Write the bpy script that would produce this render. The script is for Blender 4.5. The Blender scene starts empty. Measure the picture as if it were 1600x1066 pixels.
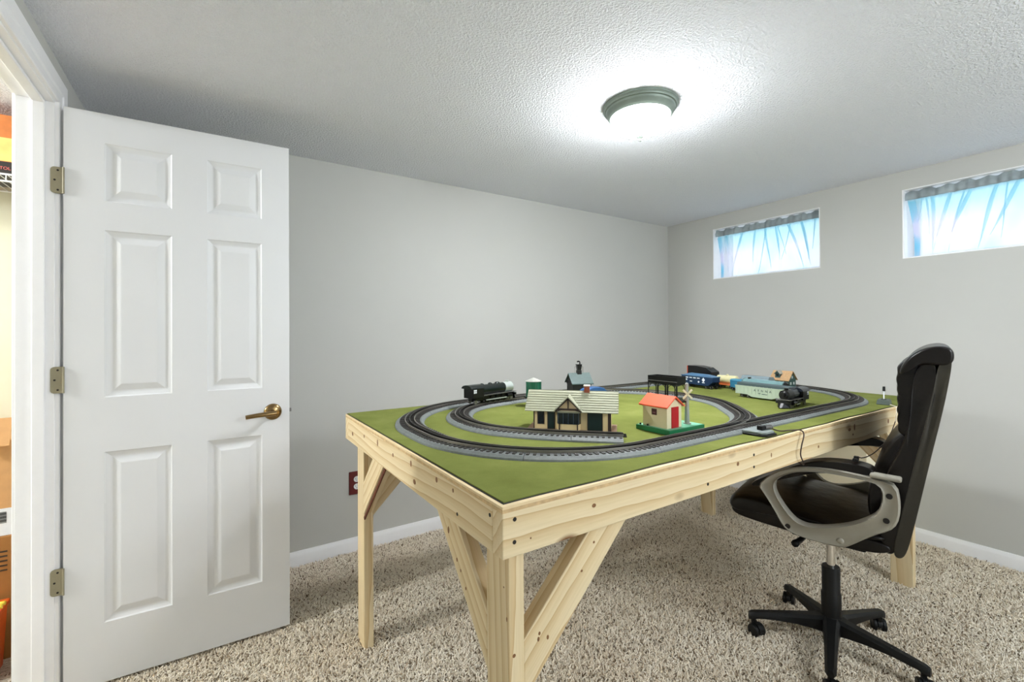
import bpy, bmesh, math, random
from mathutils import Vector, Matrix, Euler
random.seed(7)
PI = math.pi
SC = bpy.context.scene
COL = SC.collection

# ---------------------------------------------------------------- camera, world, lights, exposure
cam_d = bpy.data.cameras.new('camera')
cam_d.sensor_width = 36.0
cam_d.lens = 15.973
cam_d.shift_y = -0.01114
cam_d.clip_start = 0.02
cam = bpy.data.objects.new('camera', cam_d)
COL.objects.link(cam)
_R = Vector((0.83464, -0.55077, -0.00537)); _U = Vector((0.00122, -0.00790, 0.99997)); _F = Vector((0.55079, 0.83462, 0.00593))
cam.matrix_world = Matrix(((_R.x, _U.x, -_F.x, 0), (_R.y, _U.y, -_F.y, 0), (_R.z, _U.z, -_F.z, 1.256), (0, 0, 0, 1)))
SC.camera = cam

world = bpy.data.worlds.new('world'); SC.world = world; world.use_nodes = True
_bg = world.node_tree.nodes['Background']
_bg.inputs['Color'].default_value = (0.80, 0.91, 1.0, 1); _bg.inputs['Strength'].default_value = 0.66

LAMP_STRENGTH = 74.0
def area_light(name, loc, size, power, color=(1, 1, 1), rot=(0, 0, 0)):
    l = bpy.data.lights.new(name, 'AREA'); l.shape = 'DISK'; l.size = size; l.energy = power; l.color = color
    o = bpy.data.objects.new(name, l); o.location = loc; o.rotation_euler = rot; COL.objects.link(o)
    return o
_pl = bpy.data.lights.new('storage_room_ceiling_lamp', 'POINT'); _pl.energy = 63; _pl.shadow_soft_size = 0.1; _pl.color = (0.92, 0.965, 1.0)
_po = bpy.data.objects.new('storage_room_ceiling_lamp', _pl); _po.location = (-2.3, 1.92, 2.10); COL.objects.link(_po)
_pl = bpy.data.lights.new('rear_fill_light', 'POINT'); _pl.energy = 27; _pl.shadow_soft_size = 0.2; _pl.color = (0.90, 0.965, 1.0)  # unseen fill light added behind the camera, no fixture there
_po = bpy.data.objects.new('rear_fill_light', _pl); _po.location = (2.0, -1.2, 1.98); COL.objects.link(_po)
area_light('rear_soft_fill', (1.3, -1.8, 1.15), 2.2, 6, (0.88, 0.96, 1.0), (PI / 2, 0, 0))  # broad soft fill added out of view to lift the room

vs = SC.view_settings
SC.display_settings.display_device = 'sRGB'
vs.view_transform = 'Standard'; vs.look = 'None'; vs.gamma = 1.0; vs.use_curve_mapping = False
vs.exposure = 1.50
SC.cycles.max_bounces = 10; SC.cycles.diffuse_bounces = 6; SC.cycles.transparent_max_bounces = 12
SC.cycles.use_denoising = True
SC.cycles.sample_clamp_indirect = 6.0
SC.cycles.caustics_reflective = False; SC.cycles.caustics_refractive = False

# ---------------------------------------------------------------- materials
def s2l(c):
    return tuple(((v / 12.92) if v <= 0.04045 else ((v + 0.055) / 1.055) ** 2.4) for v in c)
def rgb(r, g, b):
    return s2l((r / 255, g / 255, b / 255)) + (1,)

class NT:
    def __init__(s, name):
        s.m = bpy.data.materials.new(name); s.m.use_nodes = True
        s.t = s.m.node_tree; s.n = s.t.nodes; s.l = s.t.links
        s.b = s.n['Principled BSDF']; s.out = s.n['Material Output']
    def node(s, typ, **kw):
        n = s.n.new(typ)
        for k, v in kw.items():
            if k in n.inputs: n.inputs[k].default_value = v
            else: setattr(n, k, v)
        return n
    def link(s, a, b): s.l.new(a, b)
    def ramp(s, fac, stops):
        r = s.n.new('ShaderNodeValToRGB'); e = r.color_ramp.elements
        while len(e) < len(stops): e.new(0.5)
        for i, (p, c) in enumerate(stops): e[i].position = p; e[i].color = c
        s.link(fac, r.inputs[0]); return r
    def mix(s, fac, a, b, mode='MIX'):
        m = s.n.new('ShaderNodeMix'); m.data_type = 'RGBA'; m.blend_type = mode
        for sock, v in ((m.inputs[0], fac), (m.inputs[6], a), (m.inputs[7], b)):
            if hasattr(v, 'is_output'): s.link(v, sock)
            else: sock.default_value = v
        return m.outputs[2]
    def bump(s, h, strength, dist):
        b = s.n.new('ShaderNodeBump'); b.inputs['Strength'].default_value = strength; b.inputs['Distance'].default_value = dist
        s.link(h, b.inputs['Height']); s.link(b.outputs[0], s.b.inputs['Normal']); return b
    def coords(s, scale=(1, 1, 1), rand=0.0, kind='Object'):
        tc = s.n.new('ShaderNodeTexCoord'); mp = s.n.new('ShaderNodeMapping'); mp.inputs['Scale'].default_value = scale
        s.link(tc.outputs[kind], mp.inputs[0])
        if rand:
            oi = s.n.new('ShaderNodeObjectInfo'); mu = s.n.new('ShaderNodeVectorMath'); mu.operation = 'MULTIPLY'
            cb = s.n.new('ShaderNodeCombineXYZ')
            for i, k in enumerate((1.0, 3.7, 7.3)):
                ml = s.n.new('ShaderNodeMath'); ml.operation = 'MULTIPLY'; ml.inputs[1].default_value = k; s.link(oi.outputs['Random'], ml.inputs[0])
                fr = s.n.new('ShaderNodeMath'); fr.operation = 'FRACT'; s.link(ml.outputs[0], fr.inputs[0]); s.link(fr.outputs[0], cb.inputs[i])
            s.link(cb.outputs[0], mu.inputs[0]); mu.inputs[1].default_value = (rand,) * 3
            s.link(mu.outputs[0], mp.inputs[1])
        return mp.outputs[0]

MATS = {}
def plain(name, col, rough=0.5, metal=0.0, var=0.06, vscale=30, bump=0.0, bscale=200, spec=None, coat=0.0):
    if name in MATS: return MATS[name]
    t = NT(name); v = t.coords()
    n = t.node('ShaderNodeTexNoise', Scale=vscale, Detail=3.0); t.link(v, n.inputs['Vector'])
    d = tuple(max(0, c * (1 - var)) for c in col[:3]) + (1,); h = tuple(min(1, c * (1 + var)) for c in col[:3]) + (1,)
    r = t.ramp(n.outputs[0], [(0.3, d), (0.7, h)]); t.link(r.outputs[0], t.b.inputs['Base Color'])
    t.b.inputs['Roughness'].default_value = rough; t.b.inputs['Metallic'].default_value = metal
    if spec is not None: t.b.inputs['Specular IOR Level'].default_value = spec
    if coat: t.b.inputs['Coat Weight'].default_value = coat; t.b.inputs['Coat Roughness'].default_value = 0.15
    if bump:
        b = t.node('ShaderNodeTexNoise', Scale=bscale, Detail=2.0); t.link(v, b.inputs['Vector']); t.bump(b.outputs[0], bump, 0.002)
    MATS[name] = t.m; return t.m

def mat_wood(name='pine'):
    if name in MATS: return MATS[name]
    t = NT(name); v = t.coords((0.22, 1, 1), rand=0.9)
    nz = t.node('ShaderNodeTexNoise', Scale=3.4, Detail=1.5); t.link(v, nz.inputs['Vector'])
    ad = t.node('ShaderNodeVectorMath', operation='MULTIPLY_ADD'); t.link(nz.outputs['Color'], ad.inputs[0]); ad.inputs[1].default_value = (0.0, 0.10, 0.10); t.link(v, ad.inputs[2])
    w = t.node('ShaderNodeTexWave', wave_type='RINGS', rings_direction='X', wave_profile='SAW', Scale=14.0, Distortion=1.2, Detail=2.0)
    w.inputs['Detail Scale'].default_value = 2.0; t.link(ad.outputs[0], w.inputs['Vector'])
    r = t.ramp(w.outputs[0], [(0.0, rgb(226, 209, 174)), (0.55, rgb(220, 200, 161)), (0.88, rgb(209, 184, 142)), (1.0, rgb(196, 167, 124))])
    fv = t.coords((6, 160, 160)); f = t.node('ShaderNodeTexNoise', Scale=1.0, Detail=2.0); t.link(fv, f.inputs['Vector'])
    fr = t.ramp(f.outputs[0], [(0.35, (0.93, 0.92, 0.89, 1)), (0.65, (1, 1, 1, 1))])
    c = t.mix(1.0, r.outputs[0], fr.outputs[0], 'MULTIPLY')
    kv = t.coords((4.2, 9, 9), rand=5.0); k = t.node('ShaderNodeTexVoronoi', Scale=1.0); t.link(kv, k.inputs['Vector'])
    kr = t.ramp(k.outputs['Distance'], [(0.07, (1, 1, 1, 1)), (0.16, (0, 0, 0, 1))])
    sep = t.node('ShaderNodeSeparateColor'); t.link(k.outputs['Color'], sep.inputs[0])
    th = t.node('ShaderNodeMath', operation='GREATER_THAN'); th.inputs[1].default_value = 0.45; t.link(sep.outputs[0], th.inputs[0])
    mu = t.node('ShaderNodeMath', operation='MULTIPLY'); t.link(kr.outputs[0], mu.inputs[0]); t.link(th.outputs[0], mu.inputs[1])
    c2 = t.mix(mu.outputs[0], c, rgb(120, 82, 48)); t.link(c2, t.b.inputs['Base Color'])
    t.b.inputs['Roughness'].default_value = 0.62; t.b.inputs['Specular IOR Level'].default_value = 0.25
    t.bump(f.outputs[0], 0.12, 0.001)
    MATS[name] = t.m; return t.m

def mat_wall():
    t = NT('grey_wall_paint'); v = t.coords()
    n = t.node('ShaderNodeTexNoise', Scale=1.3, Detail=3.0); t.link(v, n.inputs['Vector'])
    r = t.ramp(n.outputs[0], [(0.3, rgb(188, 188, 184)), (0.7, rgb(192, 192, 188))]); t.link(r.outputs[0], t.b.inputs['Base Color'])
    t.b.inputs['Roughness'].default_value = 0.75; t.b.inputs['Specular IOR Level'].default_value = 0.2
    b = t.node('ShaderNodeTexNoise', Scale=160.0, Detail=2.0); t.link(v, b.inputs['Vector']); t.bump(b.outputs[0], 0.06, 0.002)
    return t.m
def mat_ceiling():
    t = NT('sprayed_ceiling'); v = t.coords()
    vo = t.node('ShaderNodeTexNoise', Scale=115.0, Detail=3.0, Roughness=0.55); t.link(v, vo.inputs['Vector'])
    rr = t.ramp(vo.outputs[0], [(0.40, (0, 0, 0, 1)), (0.56, (0.55, 0.55, 0.55, 1)), (0.68, (1, 1, 1, 1))])
    t.b.inputs['Base Color'].default_value = rgb(241, 243, 250)
    t.b.inputs['Roughness'].default_value = 0.85; t.b.inputs['Specular IOR Level'].default_value = 0.2
    t.bump(rr.outputs[0], 0.9, 0.0048)
    return t.m
def mat_carpet():
    t = NT('flecked_carpet'); v = t.coords()
    wv = t.node('ShaderNodeTexNoise', Scale=22.0, Detail=2.0); t.link(v, wv.inputs['Vector'])
    ad = t.node('ShaderNodeVectorMath', operation='MULTIPLY_ADD'); t.link(wv.outputs['Color'], ad.inputs[0]); ad.inputs[1].default_value = (0.075, 0.075, 0.0); t.link(v, ad.inputs[2])
    mp = t.node('ShaderNodeMapping'); mp.inputs['Scale'].default_value = (95, 230, 100); mp.inputs['Rotation'].default_value = (0, 0, 0.5); t.link(ad.outputs[0], mp.inputs[0])
    n = t.node('ShaderNodeTexNoise', Scale=1.0, Detail=3.0, Roughness=0.65); t.link(mp.outputs[0], n.inputs['Vector'])
    mp2 = t.node('ShaderNodeMapping'); mp2.inputs['Scale'].default_value = (300, 150, 100); mp2.inputs['Rotation'].default_value = (0, 0, -0.3); t.link(ad.outputs[0], mp2.inputs[0])
    n2 = t.node('ShaderNodeTexNoise', Scale=1.0, Detail=2.0); t.link(mp2.outputs[0], n2.inputs['Vector'])
    r = t.ramp(n.outputs[0], [(0.33, rgb(104, 90, 74)), (0.42, rgb(176, 160, 138)), (0.50, rgb(222, 212, 194)), (0.75, rgb(236, 228, 212))])
    r2 = t.ramp(n2.outputs[0], [(0.30, (0.62, 0.58, 0.53, 1)), (0.46, (1, 1, 1, 1))])
    big = t.node('ShaderNodeTexNoise', Scale=2.2, Detail=3.0); t.link(v, big.inputs['Vector'])
    br = t.ramp(big.outputs[0], [(0.35, (0.95, 0.92, 0.87, 1)), (0.65, (1, 1, 1, 1))])
    c = t.mix(1.0, t.mix(1.0, r.outputs[0], r2.outputs[0], 'MULTIPLY'), br.outputs[0], 'MULTIPLY'); t.link(c, t.b.inputs['Base Color'])
    t.b.inputs['Roughness'].default_value = 0.95; t.b.inputs['Specular IOR Level'].default_value = 0.05
    hs_ = t.node('ShaderNodeMath', operation='ADD'); t.link(n.outputs[0], hs_.inputs[0]); t.link(n2.outputs[0], hs_.inputs[1])
    t.bump(hs_.outputs[0], 0.9, 0.008)
    return t.m
def mat_turf():
    t = NT('green_mat'); v = t.coords()
    n = t.node('ShaderNodeTexNoise', Scale=7.0, Detail=5.0, Roughness=0.6); t.link(v, n.inputs['Vector'])
    r = t.ramp(n.outputs[0], [(0.3, rgb(104, 111, 52)), (0.55, rgb(116, 123, 62)), (0.8, rgb(130, 134, 75))])
    f = t.node('ShaderNodeTexNoise', Scale=900.0, Detail=1.0); t.link(v, f.inputs['Vector'])
    fr = t.ramp(f.outputs[0], [(0.3, (0.86, 0.86, 0.84, 1)), (0.7, (1, 1, 1, 1))])
    t.link(t.mix(1.0, r.outputs[0], fr.outputs[0], 'MULTIPLY'), t.b.inputs['Base Color'])
    t.b.inputs['Roughness'].default_value = 0.95; t.b.inputs['Specular IOR Level'].default_value = 0.1; t.bump(f.outputs[0], 0.3, 0.001)
    return t.m
def mat_leather():
    t = NT('dark_brown_leather'); v = t.coords()
    n = t.node('ShaderNodeTexNoise', Scale=9.0, Detail=3.0); t.link(v, n.inputs['Vector'])
    r = t.ramp(n.outputs[0], [(0.3, (0.0045, 0.0034, 0.0028, 1)), (0.7, (0.010, 0.0075, 0.006, 1))]); t.link(r.outputs[0], t.b.inputs['Base Color'])
    t.b.inputs['Roughness'].default_value = 0.28; t.b.inputs['Specular IOR Level'].default_value = 0.27
    b = t.node('ShaderNodeTexNoise', Scale=14.0, Detail=4.0); t.link(v, b.inputs['Vector']); t.bump(b.outputs[0], 0.35, 0.008)
    return t.m
def mat_emit(name, col, strength):
    t = NT(name); e = t.node('ShaderNodeEmission', Color=col, Strength=strength); t.link(e.outputs[0], t.out.inputs[0]); return t.m
def mat_bowl(name, col, strength):
    # emission graded by height: brightest at the bottom, dimmed by the rim to spare the ceiling
    t = NT(name); e = t.node('ShaderNodeEmission', Color=col); tc = t.n.new('ShaderNodeTexCoord'); sp_ = t.n.new('ShaderNodeSeparateXYZ')
    t.link(tc.outputs['Object'], sp_.inputs[0]); mr = t.n.new('ShaderNodeMapRange'); t.link(sp_.outputs[2], mr.inputs[0])
    mr.inputs[1].default_value = -0.050; mr.inputs[2].default_value = -0.112; mr.inputs[3].default_value = strength * 0.12; mr.inputs[4].default_value = strength * 1.3
    t.link(mr.outputs[0], e.inputs['Strength']); t.link(e.outputs[0], t.out.inputs[0]); return t.m
def mat_glass():
    t = NT('window_glass'); tr = t.node('ShaderNodeBsdfTransparent'); gl = t.node('ShaderNodeBsdfGlossy', Roughness=0.02)
    mx = t.node('ShaderNodeMixShader'); mx.inputs[0].default_value = 0.06
    t.link(tr.outputs[0], mx.inputs[1]); t.link(gl.outputs[0], mx.inputs[2]); t.link(mx.outputs[0], t.out.inputs[0]); return t.m
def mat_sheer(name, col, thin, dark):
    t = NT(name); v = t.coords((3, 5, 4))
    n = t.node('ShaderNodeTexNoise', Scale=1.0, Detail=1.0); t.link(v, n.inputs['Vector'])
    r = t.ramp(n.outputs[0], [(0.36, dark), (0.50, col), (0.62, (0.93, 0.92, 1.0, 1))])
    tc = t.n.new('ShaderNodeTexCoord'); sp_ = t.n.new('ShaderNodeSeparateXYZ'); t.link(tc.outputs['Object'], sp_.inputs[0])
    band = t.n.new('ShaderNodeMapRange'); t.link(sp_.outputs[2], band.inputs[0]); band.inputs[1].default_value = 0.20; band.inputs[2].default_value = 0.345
    c = t.mix(band.outputs[0], r.outputs[0], (0.56, 0.84, 0.92, 1))  # teal towards the top paints in the shade outside the window
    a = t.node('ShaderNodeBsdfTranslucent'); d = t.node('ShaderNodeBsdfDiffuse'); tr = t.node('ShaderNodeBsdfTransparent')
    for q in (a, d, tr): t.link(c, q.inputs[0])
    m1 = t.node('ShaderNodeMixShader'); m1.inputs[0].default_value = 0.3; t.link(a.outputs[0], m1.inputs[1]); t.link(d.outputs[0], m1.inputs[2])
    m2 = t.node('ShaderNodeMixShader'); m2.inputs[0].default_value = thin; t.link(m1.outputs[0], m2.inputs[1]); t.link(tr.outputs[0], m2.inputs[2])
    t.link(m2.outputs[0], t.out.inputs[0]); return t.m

WALL, CEIL, CARPET, TURF, LEATHER = mat_wall(), mat_ceiling(), mat_carpet(), mat_turf(), mat_leather()
PINE = mat_wood()
TRIMW = plain('white_trim_paint', rgb(236, 236, 238), 0.38, var=0.01)
DOORW = plain('white_door_paint', rgb(214, 215, 217), 0.42, var=0.012, vscale=4)
BRASS = plain('antique_brass', (0.30, 0.20, 0.09, 1), 0.22, 1.0)
HINGE = plain('aged_hinge_metal', rgb(150, 143, 120), 0.55, 0.25, bump=0.1)
DARK = plain('dark_hole', (0.012, 0.009, 0.007, 1), 0.8)
BLACKP = plain('black_plastic', (0.007, 0.007, 0.007, 1), 0.42, bump=0.12, bscale=900, spec=0.22)
SILVERP = plain('silver_grey_plastic', rgb(150, 146, 134), 0.45, 0.2, var=0.03)
CHROME = plain('chrome', (0.75, 0.75, 0.74, 1), 0.12, 1.0, var=0.02)
PLY = plain('plywood_edge', rgb(196, 166, 122), 0.7, var=0.2, vscale=60)
PLYBACK = plain('black_mat_backing', (0.02, 0.018, 0.014, 1), 0.9)
NICKEL = plain('dark_pewter', rgb(128, 140, 132), 0.5, 0.35, var=0.05)
GLOW = mat_bowl('lit_frosted_glass', (0.95, 0.975, 1.0, 1), LAMP_STRENGTH)
GLASS = mat_glass()
ROADBED = plain('grey_roadbed', rgb(110, 115, 114), 0.55, var=0.12, vscale=120, bump=0.4, bscale=700)
TIES = plain('dark_ties', rgb(52, 48, 44), 0.6, var=0.2)
RAIL = plain('rail_steel', rgb(150, 145, 138), 0.32, 0.85)
RAILD = plain('blackened_rail', rgb(38, 35, 33), 0.35, 0.7)
TOYBLK = plain('black_toy_paint', (0.006, 0.006, 0.006, 1), 0.3, var=0.1, spec=0.3)
TOYBLK2 = plain('black_green_boiler', (0.006, 0.010, 0.008, 1), 0.26, spec=0.4)
TOYSIL = plain('silver_toy_paint', rgb(196, 204, 198), 0.32, 0.5)
TOYGRY = plain('grey_toy_metal', rgb(130, 128, 126), 0.35, 0.7)
WHITEM = plain('white_marking', rgb(226, 228, 232), 0.6)

# ---------------------------------------------------------------- mesh helpers
class MB:
    def __init__(s): s.bm = bmesh.new()
    def box(s, c, d, rot=None):
        m = Matrix.Translation(Vector(c)) @ (Euler(rot).to_matrix().to_4x4() if rot else Matrix()) @ Matrix.Diagonal((d[0], d[1], d[2], 1))
        bmesh.ops.create_cube(s.bm, size=1.0, matrix=m); return s
    def bx(s, x0, x1, y0, y1, z0, z1): return s.box(((x0 + x1) / 2, (y0 + y1) / 2, (z0 + z1) / 2), (abs(x1 - x0), abs(y1 - y0), abs(z1 - z0)))
    def cyl(s, p0, p1, r0, r1=None, n=20):
        r1 = r0 if r1 is None else r1
        p0, p1 = Vector(p0), Vector(p1); d = p1 - p0
        q = d.to_track_quat('Z', 'Y').to_matrix().to_4x4()
        bmesh.ops.create_cone(s.bm, cap_ends=True, segments=n, radius1=max(r0, 1e-5), radius2=max(r1, 1e-5), depth=d.length, matrix=Matrix.Translation((p0 + p1) / 2) @ q); return s
    def sph(s, c, r, sc=(1, 1, 1), u=16, v=10):
        bmesh.ops.create_uvsphere(s.bm, u_segments=u, v_segments=v, radius=r, matrix=Matrix.Translation(Vector(c)) @ Matrix.Diagonal((*sc, 1))); return s
    def prism(s, pts, f, t0, t1):
        a = [s.bm.verts.new(f(p[0], p[1], t0)) for p in pts]; b = [s.bm.verts.new(f(p[0], p[1], t1)) for p in pts]
        n = len(pts); fs = [s.bm.faces.new(a[::-1]), s.bm.faces.new(b)]
        for i in range(n): fs.append(s.bm.faces.new((a[i], a[(i + 1) % n], b[(i + 1) % n], b[i])))
        bmesh.ops.recalc_face_normals(s.bm, faces=fs); return s
    def loft(s, rings, cap=True, closed=True):
        vs_ = [[s.bm.verts.new(p) for p in r] for r in rings]; fs = []
        for i in range(len(vs_) - 1):
            a, b = vs_[i], vs_[i + 1]; n = len(a)
            for k in range(n if closed else n - 1): fs.append(s.bm.faces.new((a[k], a[(k + 1) % n], b[(k + 1) % n], b[k])))
        if cap: fs.append(s.bm.faces.new(vs_[0][::-1])); fs.append(s.bm.faces.new(vs_[-1]))
        bmesh.ops.recalc_face_normals(s.bm, faces=fs); return s
    def lathe(s, prof, c=(0, 0, 0), n=48, axis='Z'):
        rings = []
        for k in range(n):
            a = 2 * PI * k / n
            if axis == 'Z': rings.append([(c[0] + r * math.cos(a), c[1] + r * math.sin(a), c[2] + z) for r, z in prof])
            else: rings.append([(c[0] + z, c[1] + r * math.cos(a), c[2] + r * math.sin(a)) for r, z in prof])
        rings.append(rings[0])
        vs_ = [[s.bm.verts.new(p) for p in r] for r in rings[:-1]]; vs_.append(vs_[0]); fs = []
        for i in range(n):
            a, b = vs_[i], vs_[i + 1]
            for k in range(len(prof) - 1): fs.append(s.bm.faces.new((a[k], a[k + 1], b[k + 1], b[k])))
        bmesh.ops.remove_doubles(s.bm, verts=s.bm.verts[:], dist=1e-6)
        bmesh.ops.recalc_face_normals(s.bm, faces=s.bm.faces[:]); return s
    def tube(s, pts, r, n=8):
        pts = [Vector(p) for p in pts]; rings = []; up = Vector((0, 0, 1))
        for i, p in enumerate(pts):
            t = (pts[min(i + 1, len(pts) - 1)] - pts[max(i - 1, 0)]).normalized()
            a = t.cross(up)
            if a.length < 1e-3: a = t.cross(Vector((1, 0, 0)))
            a.normalize(); b = a.cross(t).normalized()
            rr = r(i / (len(pts) - 1)) if callable(r) else r
            rings.append([p + (a * math.cos(2 * PI * k / n) + b * math.sin(2 * PI * k / n)) * rr for k in range(n)])
        return s.loft(rings)
    def build(s, name, mat, parent=None, smooth=None, bevel=None, seg=2, loc=None, rot=None):
        me = bpy.data.meshes.new(name); s.bm.to_mesh(me); s.bm.free()
        o = bpy.data.objects.new(name, me); COL.objects.link(o)
        if mat: me.materials.append(mat)
        if smooth is not None:
            me.shade_smooth()
            if smooth < 179: me.set_sharp_from_angle(angle=math.radians(smooth))
        if bevel:
            b = o.modifiers.new('bevel', 'BEVEL'); b.width = bevel; b.segments = seg; b.limit_method = 'ANGLE'; b.angle_limit = math.radians(40)
        if parent: o.parent = parent
        if loc: o.location = loc
        if rot: o.rotation_euler = rot
        return o

def spline(pts, n=12):
    pts = [Vector(p) for p in pts]; out = []
    P = [pts[0] * 2 - pts[1]] + pts + [pts[-1] * 2 - pts[-2]]
    for i in range(1, len(P) - 2):
        for k in range(n):
            t = k / n; a, b, c, d = P[i - 1], P[i], P[i + 1], P[i + 2]
            out.append(0.5 * ((2 * b) + (c - a) * t + (2 * a - 5 * b + 4 * c - d) * t * t + (3 * b - a - 3 * c + d) * t ** 3))
    out.append(pts[-1]); return out

def tag(o, label, cat, group=None):
    o['label'] = label; o['category'] = cat
    if group: o['group'] = group
    return o
def thing(name, label, cat, loc=(0, 0, 0), rotz=0.0, group=None):
    o = bpy.data.objects.new(name, None); COL.objects.link(o); o.empty_display_size = 0.05
    o.location = loc; o.rotation_euler = (0, 0, rotz); return tag(o, label, cat, group)
def struct(o): o['kind'] = 'structure'; return o
def stuff(o): o['kind'] = 'stuff'; return o
def copy_tree(o, parent=None):
    c = o.copy(); COL.objects.link(c)
    if parent: c.parent = parent
    for ch in list(o.children): copy_tree(ch, c)
    return c
def text_mesh(name, body, size, mat, parent, mw, depth=0.0004, align='CENTER'):
    cu = bpy.data.curves.new(name + '_curve', 'FONT'); cu.body = body; cu.size = size; cu.extrude = depth; cu.align_x = align; cu.align_y = 'CENTER'
    tmp = bpy.data.objects.new('tmp_text', cu); COL.objects.link(tmp)
    dg = bpy.context.evaluated_depsgraph_get(); dg.update()
    me = bpy.data.meshes.new_from_object(tmp.evaluated_get(dg)); me.transform(mw)
    bpy.data.objects.remove(tmp); bpy.data.curves.remove(cu)
    o = bpy.data.objects.new(name, me); COL.objects.link(o); me.materials.clear(); me.materials.append(mat); o.parent = parent; return o

# ---------------------------------------------------------------- room shell
XL, XR, YB, YF, H = -0.452, 3.497, 2.692, -1.9, 2.218
XS, YS = -3.3, 2.98           # storage room far wall and back wall
OP0, OP1, OPZ = 1.42, 2.184, 2.072   # rough door opening
struct(MB().bx(XS, XR + 0.3, YF, YS, -0.1, 0).build('floor', CARPET))
struct(MB().bx(XS - .1, XR + 0.3, YF - .1, YS + .1, H, H + 0.1).build('ceiling', CEIL))
struct(MB().bx(XL, XR + 0.3, YB, YS, 0, H).build('wall_back', WALL))
struct(MB().bx(XS, XR + 0.3, YF - 0.1, YF, 0, H).build('wall_front', WALL))
WIN = [(1.439, 2.241), (0.190, 0.992)]; WZ0, WZ1 = 1.6895, 2.106
w = MB()
w.bx(XR, XR + .3, YF, YB, 0, WZ0).bx(XR, XR + .3, YF, YB, WZ1, H)
for y0, y1 in ((YF, WIN[1][0]), (WIN[1][1], WIN[0][0]), (WIN[0][1], YB)): w.bx(XR, XR + .3, y0, y1, WZ0, WZ1)
struct(w.build('wall_right', WALL))
w = MB()
w.bx(-0.547, XL, YF, OP0, 0, H).bx(-0.547, XL, OP1, YS, 0, H).bx(-0.547, XL, OP0, OP1, OPZ, H)
struct(w.build('wall_left', WALL))
CREAM = plain('cream_storage_wall', rgb(214, 210, 186), 0.8, var=0.01)
struct(MB().bx(XS, -0.547, YS, YS + .1, 0, H).build('wall_storage_back', CREAM))
struct(MB().bx(XS - .1, XS, YF, YS, 0, H).build('wall_storage_left', CREAM))

def baseboard(name, p0, p1, inward):
    p0, p1, n = Vector(p0), Vector(p1), Vector(inward)
    prof = [(0, 0), (0.013, 0), (0.013, 0.058), (0.0105, 0.066), (0.008, 0.074), (0.0055, 0.082), (0, 0.082)]
    m = MB(); m.loft([[p + n * a + Vector((0, 0, z)) for a, z in prof] for p in (p0, p1)])
    return struct(m.build(name, TRIMW, smooth=20))
baseboard('baseboard_back', (XL, YB, 0), (XR, YB, 0), (0, -1, 0))
baseboard('baseboard_right', (XR, YF, 0), (XR, YB, 0), (-1, 0, 0))
baseboard('baseboard_left', (XL, YF, 0), (XL, 1.34, 0), (1, 0, 0))
baseboard('baseboard_front', (XL, YF, 0), (XR, YF, 0), (0, 1, 0))

# carpet pile: tufts scattered over the floor the photograph shows
def mat_tuft():
    t = NT('carpet_tuft'); oi = t.n.new('ShaderNodeObjectInfo')
    r = t.ramp(oi.outputs['Random'], [(0.0, rgb(92, 78, 62)), (0.05, rgb(132, 116, 96)), (0.10, rgb(196, 182, 160)), (0.30, rgb(228, 218, 201)), (1.0, rgb(247, 241, 228))])
    r.color_ramp.interpolation = 'LINEAR'
    tc = t.n.new('ShaderNodeTexCoord'); g = t.n.new('ShaderNodeNewGeometry')
    big = t.node('ShaderNodeTexNoise', Scale=2.0, Detail=3.0); t.link(g.outputs['Position'], big.inputs['Vector'])
    br = t.ramp(big.outputs[0], [(0.35, (0.93, 0.90, 0.86, 1)), (0.62, (1, 1, 1, 1))])
    t.link(t.mix(1.0, r.outputs[0], br.outputs[0], 'MULTIPLY'), t.b.inputs['Base Color'])
    t.b.inputs['Roughness'].default_value = 0.95; t.b.inputs['Specular IOR Level'].default_value = 0.05; return t.m
TUFT = mat_tuft()
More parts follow.
